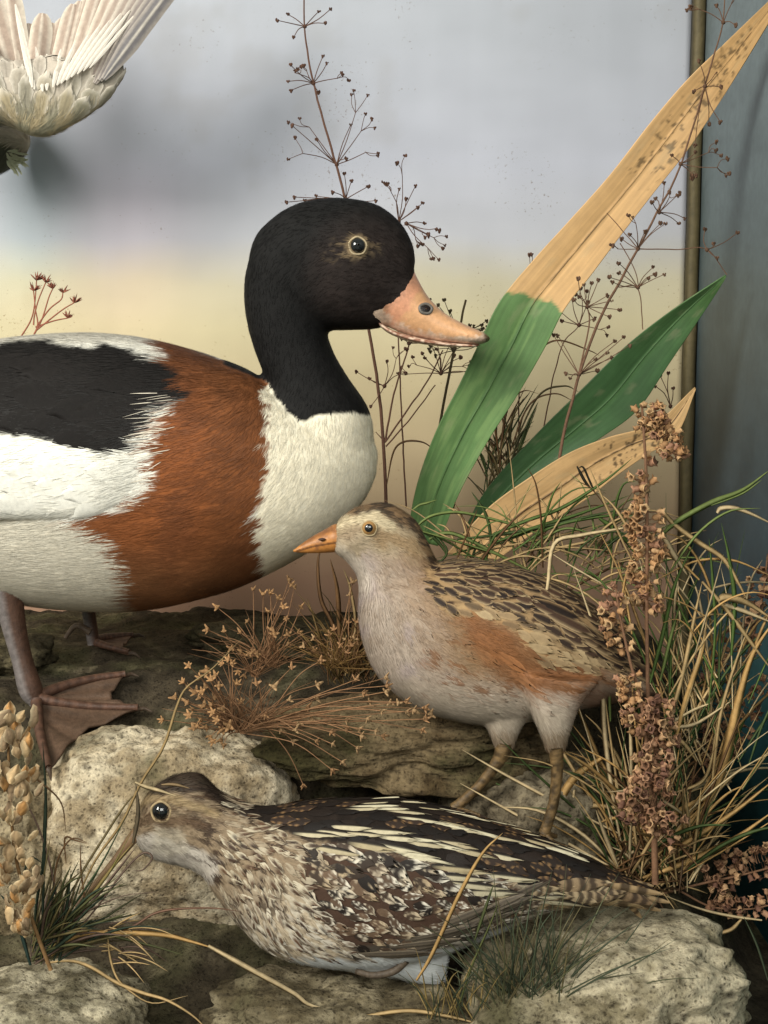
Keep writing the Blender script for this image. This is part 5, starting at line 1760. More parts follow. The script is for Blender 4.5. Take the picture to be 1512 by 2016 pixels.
# pink heathery sprig at the far left
def build_sprig():
    root = thing("dried_sprig", P(60, 668, 0.11), "small pinkish dried sprig against the backdrop above the duck's back", "dried sprig")
    rng = np.random.default_rng(61)
    col = srgb(168, 104, 84)
    fl = []
    for pts in ([(38, 668), (60, 632), (68, 600), (72, 552)], [(62, 668), (74, 640), (70, 610), (66, 572)], [(62, 668), (82, 630), (96, 586), (104, 568)], [(74, 640), (98, 608), (120, 590), (124, 576)],
                [(70, 644), (105, 632), (134, 626)], [(72, 650), (120, 612), (146, 596)], [(66, 640), (68, 620), (76, 590), (90, 556)]):
        c = catmull(np.array([P(x, y, 0.11) for x, y in pts]), 20)
        V, F, C = tube(c, np.linspace(1.6, 1.1, 20) * mpp(.11), 6, col * 0.8)
        link("stem", make_mesh("stem", V, F, C), M_STEM, root)
        x, y = pts[-1]
        A = []
        for i in range(11):
            a = rng.uniform(-2.6, -0.3) * 1.0
            l = rng.uniform(9, 20)
            A.append(ribbon([(x, y), (x + l * .5 * math.cos(a), y + l * .5 * math.sin(a), rng.uniform(-.003, .003)), (x + l * math.cos(a), y + l * math.sin(a), rng.uniform(-.004, .004))], 3.0, col * rng.uniform(0.7, 1.1), 0.11, 6, seed=i))
        V, F, C = join_arrays(A)
        link("flower", make_mesh("flower", V, F, C), M_HUSK, root)


build_sprig()


# ------------------------------------------------------------------ starry dry sprays in the middle
def star_mesh(name, lobes, col, seed):
    """a small dry flower: a seed capsule with pointed lobes; unit size, opening towards +Z"""
    rng = np.random.default_rng(seed)
    A = [blob((0, 0, 0), 0.55, col * 0.8, (7, 5), (1, 1, 0.8))]
    for i in range(lobes):
        a = 2 * math.pi * i / lobes + rng.uniform(-.15, .15)
        c, s = math.cos(a), math.sin(a)
        up = rng.uniform(0.2, 1.0)
        c, s = c * (q_ := rng.uniform(0.7, 1.2)), s * q_
        V = np.array([[c * .3 - s * .32, s * .3 + c * .32, 0.1], [c * .3 + s * .32, s * .3 - c * .32, 0.1], [c * 1.0 + s * .12, s * 1.0 - c * .12, up], [c * 1.0 - s * .12, s * 1.0 + c * .12, up],
                      [c * .3 - s * .3, s * .3 + c * .3, -0.1], [c * .3 + s * .3, s * .3 - c * .3, -0.1], [c * 1.02 + s * .1, s * 1.02 - c * .1, up - .1], [c * 1.02 - s * .1, s * 1.02 + c * .1, up - .1]])
        F = np.array([[0, 1, 2, 3], [7, 6, 5, 4], [0, 4, 5, 1], [1, 5, 6, 2], [2, 6, 7, 3], [3, 7, 4, 0]])
        A.append((V, F, np.tile(col * rng.uniform(0.85, 1.25), (8, 1))))
    V, F, C = join_arrays(A)
    me = make_mesh(name, V, F, C)
    me.materials.append(M_HUSK)
    return me


def cup_mesh(name, col, seed, deep=1.0, lobes=5):
    """a dry open seed capsule: a little thick-walled cup with a lobed rim, opening towards +Z"""
    rng = np.random.default_rng(seed)
    k = lobes * 2
    prof = [(0.18, -0.9), (0.62, -0.55), (0.80, 0.0), (0.72, 0.55), (1.0, 0.95), (0.62, 0.75), (0.5, 0.1), (0.3, -0.4)]
    V, C = [], []
    for j, (r, z) in enumerate(prof):
        for i in range(k):
            a = 2 * math.pi * i / k
            rim = 0.28 * (i % 2) if j in (3, 4, 5) else 0
            rr = r * (1 + (0.45 * (i % 2) if j == 4 else 0)) * rng.uniform(0.86, 1.14)
            V.append((rr * math.cos(a), rr * math.sin(a), (z + rim * (1 if j == 4 else .5)) * deep))
            C.append(col * (0.5 if j >= 5 else 1.0) * rng.uniform(0.85, 1.15) * (1.5 if j == 4 else 1))
    n = len(prof)
    i, j = np.meshgrid(np.arange(n - 1), np.arange(k), indexing='ij')
    F = np.stack([i * k + j, i * k + (j + 1) % k, (i + 1) * k + (j + 1) % k, (i + 1) * k + j], -1).reshape(-1, 4)
    me = make_mesh(name, np.array(V), F, np.array(C))
    me.materials.append(M_HUSK)
    return me


def place(parent, name, meshes, pos, size, aim, rng):
    z = Vector(aim).normalized()
    M = Matrix.Translation(tuple(pos)) @ z.to_track_quat('Z', 'Y').to_matrix().to_4x4() @ Matrix.Rotation(rng.uniform(0, 6.28), 4, 'Z') @ Matrix.Diagonal((size, size, size, 1))
    return piece(name, meshes[rng.integers(len(meshes))], parent, M)


BUDC = srgb(196, 152, 106)
STARS = [star_mesh("flower", 3 + i % 3, BUDC * f, i) for i, f in enumerate((1.0, 0.75, 1.15, 0.6, 0.9, 1.05, 0.8))]
SEEDS = [star_mesh("seed_head", 3, srgb(206, 168, 124), 4), star_mesh("seed_head", 4, srgb(190, 146, 104), 5)]


def z8(x, y): return (300 + x / 2.52, 1100 + y / 2.52)


def build_spray(label, base, Yb, tips, meshes, size, rng, hub=None, arc=14, wisps=30, wcol=None, dyr=(-0.03, 0.0), nm="flower"):
    root = thing("dried_flower_spray", P(base[0], base[1], Yb), label, "dried spray", "dry flower sprays on the rocks")
    col = srgb(134, 100, 72)
    A = []
    for i, t in enumerate(tips):
        dy = rng.uniform(*dyr)
        h = hub[i % len(hub)] if hub else base
        mx, my = (h[0] * .45 + t[0] * .55) + rng.uniform(-6, 6), (h[1] * .45 + t[1] * .55) - rng.uniform(0, arc)
        pts = np.array([P(h[0] + rng.uniform(-5, 5), h[1] + rng.uniform(-4, 4), Yb), P(mx, my, Yb + dy * .6), P(t[0], t[1], Yb + dy)])
        c = catmull(pts, 12)
        A.append(tube(c, np.linspace(1.3, 0.8, 12) * mpp(Yb), 4, col * rng.uniform(0.8, 1.35)))
        d = c[-1] - c[-3]
        d = d / np.linalg.norm(d) + np.array([rng.normal(0, .4), -0.9, rng.normal(0.2, .4)])
        place(root, nm, meshes, c[-1], size * rng.uniform(0.8, 1.2) * mpp(Yb), d, rng)
    V, F, C = join_arrays(A)
    tag(link("stems", make_mesh("stems", V, F, C), M_STEM, root), kind='stuff')
    A = []
    for i in range(wisps):
        h = hub[rng.integers(len(hub))] if hub else base
        a = rng.uniform(-2.9, 0.15)
        l = rng.uniform(40, 150)
        e = (h[0] + l * math.cos(a), h[1] + l * math.sin(a) * 0.7)
        m = ((h[0] + e[0]) / 2 + rng.uniform(-10, 10), (h[1] + e[1]) / 2 - rng.uniform(0, 16))
        pts = np.array([P(h[0] + rng.uniform(-12, 12), h[1] + rng.uniform(-6, 6), Yb + rng.uniform(-.01, .01)), P(m[0], m[1], Yb + rng.uniform(-.02, .01)), P(e[0], e[1], Yb + rng.uniform(-.03, .01))])
        A.append(tube(catmull(pts, 9), np.linspace(0.9, 0.45, 9) * mpp(Yb), 4, (wcol if wcol is not None else col) * rng.uniform(0.6, 1.2)))
    if A:
        V, F, C = join_arrays(A)
        tag(link("wisps", make_mesh("wisps", V, F, C), M_STEM, root), kind='stuff')


rs = np.random.default_rng(88)
tl = [z8(x, y) for x, y in [(180, 530), (150, 612), (178, 635), (268, 548), (245, 660), (232, 690), (172, 715), (200, 748), (182, 778), (292, 725), (312, 580), (330, 630), (300, 760), (330, 770), (262, 640), (240, 800), (225, 828), (268, 838), (320, 800),
                            (350, 745), (390, 760), (360, 800), (288, 884), (340, 900), (355, 925), (375, 500), (395, 520), (345, 520), (110, 688), (48, 800), (270, 560), (440, 710), (310, 690), (255, 730), (345, 850), (380, 830), (300, 905), (420, 620),
                            (205, 840), (235, 590), (215, 660), (290, 600)]]
build_spray("clump of golden star shaped dry flowers left of the thin-stemmed sprays, above the pale boulder", (462, 1440), -0.108, tl, STARS, 9.5, rs, [(470, 1436), (462, 1425), (450, 1440)], 10, 50, None, (-0.03, 0.005))
tr = [z8(x, y) for x, y in [(690, 540), (835, 505), (820, 625), (605, 635), (515, 618), (1160, 590), (1165, 630), (1160, 660), (1260, 710), (1355, 742), (1380, 770), (1355, 795), (1340, 850), (1145, 880), (1025, 850), (1040, 882), (1020, 940), (945, 1010),
                            (895, 1050), (815, 905), (890, 860), (790, 800), (700, 905), (770, 740), (815, 690), (1050, 665), (1080, 710), (1140, 755), (965, 845), (710, 850), (725, 820), (1070, 795), (1110, 855), (1300, 755), (1220, 715), (640, 850), (560, 780), (750, 1125),
                            (895, 920), (1180, 715), (680, 700), (1010, 600), (965, 800), (1265, 760)]]
build_spray("low spray of thin bent stems with round seed heads, reaching right under the grey-breasted bird", (470, 1445), -0.118, tr, SEEDS, 8.5, rs, [(478, 1440), (520, 1420), (490, 1430)], 26, 70, None, (-0.022, 0.0), "seed_head")
tt = [z8(x, y) for x, y in [(470, 310), (272, 352), (355, 358), (435, 365), (660, 300), (650, 240), (575, 262), (605, 375), (672, 375), (590, 350), (320, 240), (500, 150), (585, 170), (680, 105), (690, 130), (705, 140), (550, 175), (625, 195), (738, 240), (725, 365), (675, 420), (615, 445), (660, 490),
                            (440, 460), (460, 478), (500, 460), (520, 475), (545, 545), (480, 470), (390, 445), (425, 560), (455, 580), (585, 420)]]
build_spray("upright spray of small dry flowers in front of the gap beneath the duck's breast", (520, 1290), -0.045, tt, STARS, 8, rs, [(540, 1310), (520, 1300), (500, 1330)], 10, 60, None, (-0.02, 0.01))
tq = [z8(x, y) for x, y in [(800, 390), (805, 455), (880, 378), (955, 400), (1020, 315), (970, 315), (1060, 460), (980, 178), (995, 115), (965, 465), (1020, 420), (880, 465), (748, 435), (900, 350), (1000, 390), (935, 430), (1050, 400), (890, 500), (990, 430), (1070, 450)]]
build_spray("small upright tuft of pale round seed heads close against the grey-breasted bird's breast", (670, 1310), -0.075, tq, SEEDS, 8, rs, [(672, 1312), (690, 1320), (655, 1316)], 8, 80, srgb(120, 92, 54), (-0.015, 0.01), "seed_head")


# ------------------------------------------------------------------ seed spikes
def build_spike(label, Yb, stems, clusters, meshes, rng, nm="capsule", scol=srgb(124, 92, 70), base=None):
    b = base or stems[0][0][0]
    root = thing("dried_seed_spike", P(b[0], b[1], Yb), label, "dried spike", "dried seed spikes at the sides")
    for pts, r0, r1_ in stems:
        c = catmull(np.array([P(q[0], q[1], Yb + (q[2] if len(q) > 2 else 0)) for q in pts]), 50)
        V, F, C = tube(c, np.linspace(r0, r1_, 50) * mpp(Yb), 7, scol)
        link("stem", make_mesh("stem", V, F, C), M_STEM, root)
    A = []
    for line, n, spread, size, dy in clusters:
        line = np.array(line, float)
        t = (np.arange(n) + rng.uniform(0, 1, n)) / n
        cc = catmull(line, 60)
        for q in t:
            k = int(q * 59)
            c = cc[k]
            tan = cc[min(k + 1, 59)] - cc[max(k - 1, 0)]
            tan /= np.linalg.norm(tan) + 1e-9
            side = rng.uniform(-1, 1)
            px = c + np.array([-tan[1], tan[0]]) * side * spread + rng.normal(0, 2.5, 2)
            d = dy - rng.uniform(0.0, 1.0) * spread * mpp(Yb) * 0.9 + 0.004
            a = P(px[0], px[1], Yb + d)
            o = P(c[0], c[1], Yb + dy)
            aim = (a - o) / (np.linalg.norm(a - o) + 1e-9) + np.array([0, -0.45, 0.15]) + rng.normal(0, 0.35, 3)
            place(root, nm, meshes, a, size * rng.uniform(0.75, 1.2) * mpp(Yb), aim, rng)
            A.append(tube(np.array([o, (o + a) / 2 + np.array([0, 0, -0.0006]), a]), 0.9 * mpp(Yb), 4, scol))
    V, F, C = join_arrays(A)
    tag(link("stalks", make_mesh("stalks", V, F, C), M_STEM, root), kind='stuff')
    return root


CUPC = srgb(204, 156, 110)
CUPS = [cup_mesh("capsule", CUPC, 1), cup_mesh("capsule", CUPC * 0.8, 2), cup_mesh("capsule", srgb(218, 176, 130), 3), cup_mesh("capsule", srgb(180, 134, 106), 4)]
PINKC = [cup_mesh("capsule", srgb(190, 146, 114), 5), cup_mesh("capsule", srgb(158, 116, 88), 6), cup_mesh("capsule", srgb(210, 168, 126), 7), cup_mesh("capsule", srgb(136, 98, 80), 8, 1.0, 4)]
rk = np.random.default_rng(99)
build_spike("tall dried seed spike with nodding top, standing before the short straw coloured leaf", -0.125,
            [([(1292, 1720), (1284, 1560), (1277, 1400), (1273, 1200), (1274, 1050), (1272, 930), (1268, 860), (1264, 800)], 5, 2.4), ([(1268, 850), (1290, 812), (1312, 830), (1326, 880), (1332, 908)], 2.2, 1.6)],
            [([(1262, 792), (1256, 830), (1270, 850)], 8, 10, 7, 0), ([(1275, 812), (1300, 824), (1318, 866), (1332, 905)], 60, 22, 7, -0.004), ([(1270, 890), (1272, 940)], 5, 14, 8, 0), ([(1266, 935), (1258, 965), (1268, 1000)], 16, 26, 8, 0),
             ([(1268, 1000), (1272, 1060), (1276, 1100)], 36, 32, 8, 0), ([(1270, 1100), (1272, 1160), (1270, 1205)], 34, 30, 8, 0)], CUPS, rk)
build_spike("shorter dried seed spike leaning left in front of the small brown bird's tail", -0.135,
            [([(1285, 1600), (1265, 1400), (1240, 1300), (1222, 1220), (1212, 1155)], 4, 2)],
            [([(1210, 1155), (1206, 1200), (1218, 1240), (1228, 1290)], 32, 26, 7.5, 0), ([(1240, 1325), (1245, 1380), (1255, 1445)], 52, 21, 6.5, -0.002)], CUPS, rk)
build_spike("thick crowded pinkish seed head at the foot of the tall spike", -0.13,
            [([(1290, 1740), (1288, 1600), (1292, 1480), (1296, 1370)], 7, 5)],
            [([(1300, 1375), (1294, 1430), (1288, 1500), (1285, 1545)], 84, 34, 8, -0.006), ([(1230, 1560), (1270, 1580), (1310, 1600), (1280, 1640)], 74, 46, 7.5, -0.008)], PINKC, rk)
build_spike("dried seed spike at the right edge, against the dark side panel", -0.075,
            [([(1360, 1660), (1420, 1480), (1470, 1300), (1500, 1180), (1512, 1090)], 3.5, 2), ([(1390, 1560), (1440, 1450), (1500, 1380), (1530, 1330)], 2.6, 1.6), ([(1400, 1480), (1395, 1400), (1415, 1330)], 2.4, 1.5)],
            [([(1512, 1095), (1496, 1150), (1480, 1200)], 20, 24, 7.5, 0), ([(1475, 1220), (1462, 1260), (1440, 1330)], 22, 30, 7, 0), ([(1415, 1290), (1405, 1350), (1398, 1420), (1395, 1480)], 46, 40, 7, 0),
             ([(1520, 1330), (1470, 1400), (1430, 1460), (1390, 1560)], 44, 36, 7, 0)], PINKC, rk, base=(1360, 1660))
build_spike("low dried seed spike lying to the right edge, lowest of the spikes", -0.11,
            [([(1300, 1760), (1380, 1740), (1450, 1725), (1530, 1705)], 3, 2), ([(1340, 1755), (1400, 1785), (1470, 1790), (1525, 1780)], 2.4, 1.6)],
            [([(1395, 1735), (1450, 1715), (1520, 1690)], 46, 28, 6.8, 0), ([(1395, 1770), (1450, 1785), (1520, 1775)], 34, 22, 6.8, 0), ([(1420, 1680), (1440, 1690), (1460, 1700)], 12, 16, 6.5, 0.004)], PINKC, rk)


# papery husks at the lower left edge
def husk_mesh(seed, col):
    rng = np.random.default_rng(seed)
    n, k = 9, 7
    v = np.linspace(0, 1, n); u = np.linspace(-1, 1, k)
    prof = np.sin(np.pi * np.clip(v * 0.95 + 0.04, 0, 1) ** 0.8) ** 0.9
    X = u[None, :] * prof[:, None] * 0.62 * (1 + 0.06 * rng.normal(0, 1, (n, k)))
    Y = -(1 - np.abs(u[None, :]) ** 1.2) * prof[:, None] * 0.38 + 0.045 * rng.normal(0, 1, (n, k)) + 0.45 * v[:, None] ** 2 * (0.4 + np.abs(u[None, :]))
    Z = v[:, None] * 1.8 - 0.4 + 0 * u[None, :]
    V = np.stack([X, Y, Z], -1).reshape(-1, 3)
    i, j = np.meshgrid(np.arange(n - 1), np.arange(k - 1), indexing='ij')
    F = np.stack([i * k + j, i * k + j + 1, (i + 1) * k + j + 1, (i + 1) * k + j], -1).reshape(-1, 4)
    uu, vv = np.meshgrid(u, v)
    e = sstep(0.55, 1, np.abs(uu.ravel()))[:, None]
    C = lerp(col * np.ones((len(V), 3)), srgb(224, 204, 166), e * 0.8) * (1 + 0.25 * np.sin(uu.ravel() * 14))[:, None] * (1 + 0.15 * rng.normal(0, 1, len(V)))[:, None].clip(0.6, 1.4)
    me = make_mesh("husk", V, F, C)
    me.materials.append(M_HUSK)
    return me


def build_husks():
    root = thing("papery_husk_spike", P(95, 1910, -0.2), "dried spike of papery orange brown husks at the lower left edge", "dried spike")
    rng = np.random.default_rng(4)
    hm = [husk_mesh(i, c) for i, c in enumerate((srgb(190, 142, 88), srgb(176, 148, 112), srgb(150, 126, 98), srgb(200, 170, 128)))]
    c = catmull(np.array([P(x, y, -0.2) for x, y in [(100, 1910), (60, 1800), (30, 1680), (20, 1560), (14, 1400)]]), 40)
    V, F, C = tube(c, np.linspace(4.5, 2.5, 40) * mpp(-.2), 7, srgb(120, 92, 60))
    link("stem", make_mesh("stem", V, F, C), M_STEM, root)
    line = catmull(np.array([(16, 1400), (18, 1480), (22, 1560), (20, 1640), (28, 1720), (42, 1790), (50, 1830)], float), 60)
    for i in range(110):
        t = (i + rng.uniform(0, 1)) / 110
        c = line[int(t * 59)]
        side = rng.uniform(-1, 1)
        sp = 52 if t < 0.75 else 26
        px = c + np.array([side * sp, rng.uniform(-10, 10)])
        pos = P(px[0], px[1], -0.2 - rng.uniform(0, 0.012))
        s = rng.uniform(15, 25) * mpp(-.2)
        M = Matrix.Translation(tuple(pos)) @ Matrix.Rotation(side * 0.5 + rng.normal(0, .25), 4, 'Y') @ Matrix.Rotation(rng.normal(0, .3), 4, 'X') @ Matrix.Rotation(side * 0.9 + rng.normal(0, .4), 4, 'Z') @ Matrix.Diagonal((s, s, s, 1))
        if rng.random() < 0.75:
            M = M @ Matrix.Rotation(math.pi, 4, 'Y')
        piece("husk", hm[rng.integers(4)], root, M)


build_husks()


# ------------------------------------------------------------------ grass tufts
def tuft(label, base, Yb, rows, filler=None, name="grass_tuft"):
    root = thing(name, P(base[0], base[1], Yb), label, "grass tuft", "grass tufts in the case")
    blades("blade", root, rows, Yb)
    if filler:
        A = [ribbon(p, w, c, Yb, 14, seed=i * .7, twist=0.4) for i, (p, w, c) in enumerate(filler)]
        V, F, C = join_arrays(A)
        tag(link("short_grass", make_mesh("short_grass", V, F, C), M_BLADE, root), kind='stuff')


def rnd_blades(rng, n, root_box, ang, L, w, cols, dy=(-0.02, 0.02), droop=0.3):
    out = []
    for i in range(n):
        x = rng.uniform(root_box[0], root_box[2]); y = rng.uniform(root_box[1], root_box[3])
        a = rng.uniform(*ang); l = rng.uniform(*L)
        d = rng.uniform(*dy); dr = rng.uniform(-0.05, droop) * l
        sx = 1 if math.cos(a) > 0 else -1
        p = [(x, y, 0), (x + l * .35 * math.cos(a), y + l * .35 * math.sin(a) - dr * .15, d * .3), (x + l * .7 * math.cos(a) + sx * dr * .1, y + l * .7 * math.sin(a) + dr * .05, d * .7),
             (x + l * math.cos(a) + sx * dr * .3, y + l * math.sin(a) + dr * .6, d)]
        out.append((p, rng.uniform(*w), np.asarray(cols[rng.integers(len(cols))]) * rng.uniform(0.75, 1.2)))
    return out


rg = np.random.default_rng(123)
rows = [([(1071, 1760), (1081, 1664), (1101, 1581), (1134, 1528), (1184, 1492)][::-1], 17, GOLD), ([(1131, 1555), (1121, 1631), (1112, 1690), (1098, 1732)], 10, PALE_S),
        ([(1217, 1591), (1161, 1586), (1105, 1603), (1071, 1622), (1062, 1650)], 14, STRAW), ([(1262, 1640), (1235, 1614), (1205, 1612), (1174, 1622)], 11, GOLD),
        ([(1222, 1660), (1205, 1560), (1190, 1440), (1186, 1340), (1178, 1262), (1158, 1200), (1128, 1117)], 11, PALE_S), ([(1235, 1680), (1218, 1560), (1200, 1440), (1190, 1360)], 7, STRAW),
        ([(1227, 1040), (1144, 1054), (1091, 1072), (1078, 1157), (1058, 1240), (1048, 1289)], 9, PALE_S), ([(1300, 1000), (1326, 1031), (1376, 1068), (1425, 1101), (1455, 1150), (1470, 1180)], 11, STRAW),
        ([(1303, 1051), (1326, 1091), (1353, 1132)], 13, PALE_S), ([(1350, 1640), (1405, 1555), (1424, 1505), (1442, 1433), (1454, 1380), (1482, 1289), (1530, 1215)], 19, GOLD),
        ([(1300, 1620), (1349, 1590), (1402, 1562), (1430, 1520)], 16, GOLD), ([(1305, 1688), (1343, 1664), (1442, 1601), (1525, 1535)], 12, GOLD), ([(1265, 1728), (1343, 1700), (1442, 1654), (1525, 1596)], 14, GOLD),
        ([(1380, 1640), (1402, 1575), (1435, 1535), (1468, 1509), (1525, 1480)], 8, STRAW), ([(1415, 1182), (1430, 1176), (1470, 1186), (1525, 1222)], 17, STRAW), ([(1415, 1188), (1460, 1202), (1525, 1228)], 11, PALE_S),
        ([(1382, 1145), (1435, 1206), (1482, 1269), (1520, 1320)], 10, STRAW), ([(1310, 1440), (1335, 1360), (1352, 1290), (1366, 1220), (1382, 1148)], 11, STRAW), ([(1330, 1450), (1362, 1350), (1385, 1260), (1396, 1190)], 9, STRAW),
        ([(1330, 1460), (1350, 1380), (1380, 1290), (1390, 1240)], 12, GOLD), ([(1412, 1010), (1420, 1001), (1445, 1000), (1480, 1012), (1525, 1034)], 11, PALE_S),
        ([(1300, 1055), (1335, 1026), (1400, 990), (1462, 965), (1515, 926)], 12, GR3), ([(1400, 995), (1460, 972), (1500, 945)], 6, GR3),
        ([(1440, 1290), (1446, 1180), (1436, 1100), (1420, 1030)], 10, GR1), ([(1395, 1400), (1408, 1250), (1404, 1150), (1396, 1060)], 9, GR1), ([(1280, 1345), (1303, 1256), (1329, 1150), (1366, 1070)], 9, GR1),
        ([(1300, 1340), (1322, 1250), (1342, 1180)], 8, GR3), ([(1290, 1690), (1330, 1640), (1380, 1590)], 12, GOLD), ([(1330, 1560), (1380, 1540), (1400, 1500), (1412, 1420)], 8, STRAW),
        ([(1310, 1430), (1362, 1400), (1400, 1384)], 8, PALE_S), ([(1322, 1432), (1370, 1424), (1440, 1380)], 9, PALE_S), ([(1330, 1446), (1352, 1470), (1372, 1500)], 11, STRAW), ([(1216, 1692), (1250, 1676), (1272, 1660)], 8, PALE_S),
        ([(1500, 1812), (1440, 1804), (1380, 1790), (1300, 1760)], 7, PALE_S), ([(1460, 1810), (1440, 1830), (1410, 1838), (1385, 1835)], 9, STRAW),
        ([(1330, 1640), (1345, 1632), (1366, 1610), (1380, 1585)], 13, GOLD), ([(1400, 1560), (1408, 1480), (1420, 1400), (1450, 1300), (1480, 1220)], 8, STRAW), ([(1240, 1700), (1228, 1600), (1226, 1500), (1236, 1400)], 6, GR2),
        ([(1202, 1420), (1200, 1370), (1202, 1320)], 7, GR3), ([(1280, 1700), (1240, 1650), (1215, 1560), (1210, 1480)], 7, STRAW)]
fil = rnd_blades(rg, 150, (1200, 1600, 1370, 1760), (-2.8, -0.4), (80, 360), (3, 9), [STRAW, GOLD, PALE_S, GR2, BROWN_S, STRAW], (-0.03, 0.05)) + \
    rnd_blades(rg, 90, (1190, 1640, 1350, 1770), (-6.2, 0), (20, 90), (3, 7), [BROWN_S, STRAW, BROWN_S, srgb(84, 62, 42)], (-0.02, 0.02), 0.2) + rnd_blades(rg, 95, (1290, 1330, 1480, 1560), (-2.2, -0.9), (120, 380), (3, 7), [GR1, GR2, STRAW, PALE_S, GOLD, STRAW], (0.0, 0.06), 0.3) + rnd_blades(rg, 26, (1220, 1120, 1420, 1300), (-3.0, -0.1), (60, 260), (3, 7), [STRAW, PALE_S, GOLD, GR3], (-0.02, 0.04), 0.6)
tuft("big tuft of straw and green grass around the tall seed spike", (1290, 1745), -0.115, rows, fil)
rows = [([(816, 1045), (830, 1028), (856, 1014), (906, 1009), (981, 1025), (1036, 1042), (1085, 1062)], 7, GR3), ([(845, 1062), (870, 1050), (906, 1055), (981, 1092), (1036, 1120), (1106, 1155), (1195, 1187)], 9, GR3),
        ([(812, 1004), (826, 994), (842, 990), (860, 984)], 6, GR3), ([(968, 1075), (962, 1030), (950, 1000), (928, 968)], 8, GR2), ([(970, 1052), (1040, 1024), (1106, 1000), (1186, 950), (1245, 902)], 8, GR1),
        ([(960, 1074), (1050, 1040), (1140, 1012), (1240, 975)], 8, GR1), ([(900, 1062), (1000, 1050), (1100, 1030), (1180, 1012), (1240, 1000)], 7, GR2), ([(1010, 1085), (1080, 1040), (1160, 1020), (1270, 1010)], 9, GR1),
        ([(1180, 1020), (1220, 1050), (1250, 1090)], 11, GR1), ([(866, 1060), (880, 1085), (868, 1104), (846, 1100)], 5, GR2), ([(1040, 1090), (1070, 1060), (1120, 1040), (1190, 1060)], 7, GR3), ([(820, 1040), (850, 1056), (870, 1076), (880, 1096)], 7, GR2),
        ([(1000, 1100), (1060, 1080), (1130, 1078), (1250, 1090)], 6, STRAW), ([(880, 1112), (960, 1105), (1020, 1120), (1034, 1140)], 5, STRAW), ([(1040, 1120), (1080, 1085), (1170, 1062), (1250, 1020)], 6, STRAW),
        ([(1170, 968), (1160, 945), (1148, 920), (1138, 922)], 5, srgb(44, 40, 28)), ([(1136, 918), (1152, 948), (1166, 964)], 6, srgb(44, 40, 28))]
fil = rnd_blades(rg, 100, (890, 1075, 1240, 1180), (-2.9, -0.1), (60, 240), (3, 6), [GR1, GR2, STRAW, GR3, STRAW, BROWN_S], (-0.02, 0.03), 0.55)
tuft("green grass arching over the back of the grey-breasted bird", (960, 1090), -0.045, rows, fil)
rows = [([(985, 1010), (1000, 900), (1010, 820), (1045, 770)], 7, srgb(70, 66, 40)), ([(990, 1000), (1030, 860), (1060, 790)], 9, srgb(74, 84, 48)), ([(985, 1000), (985, 900), (1000, 800), (1030, 770), (1060, 775)], 5, BROWN_S),
        ([(1000, 900), (1040, 800), (1090, 775), (1130, 790)], 4, BROWN_S), ([(1010, 880), (1060, 780), (1110, 760), (1140, 772)], 4, srgb(96, 86, 56)), ([(1020, 740), (1060, 690), (1100, 670), (1160, 690), (1180, 700)], 4, BROWN_S),
        ([(890, 1010), (920, 860), (945, 800), (962, 770)], 9, srgb(96, 70, 44)), ([(760, 960), (780, 880), (830, 870), (870, 900)], 4, BROWN_S)]
fil = rnd_blades(rg, 70, (950, 900, 1040, 1010), (-2.3, -0.6), (50, 190), (2.5, 5), [srgb(84, 78, 52), BROWN_S, GR2, srgb(116, 100, 66)], (-0.01, 0.03), 0.4)
tuft("dark wiry dry grass between the tall leaf and the all green leaf", (1000, 1000), 0.08, rows, fil)
rows = [([(665, 1330), (658, 1240), (632, 1180), (626, 1110), (634, 1070)], 9, BROWN_S), ([(672, 1330), (668, 1230), (664, 1160), (650, 1100)], 10, srgb(120, 88, 56)), ([(680, 1330), (700, 1240), (690, 1160), (676, 1120)], 7, STRAW * 0.7), ([(690, 1340), (712, 1260), (706, 1190)], 6, BROWN_S)]
fil = rnd_blades(rg, 120, (640, 1290, 740, 1350), (-2.4, -0.6), (50, 170), (3, 6), [BROWN_S, srgb(120, 96, 56), srgb(86, 70, 40)], (-0.01, 0.02), 0.3)
tuft("brown withered grass clump behind the breast of the grey-breasted bird", (675, 1335), -0.035, rows, fil)
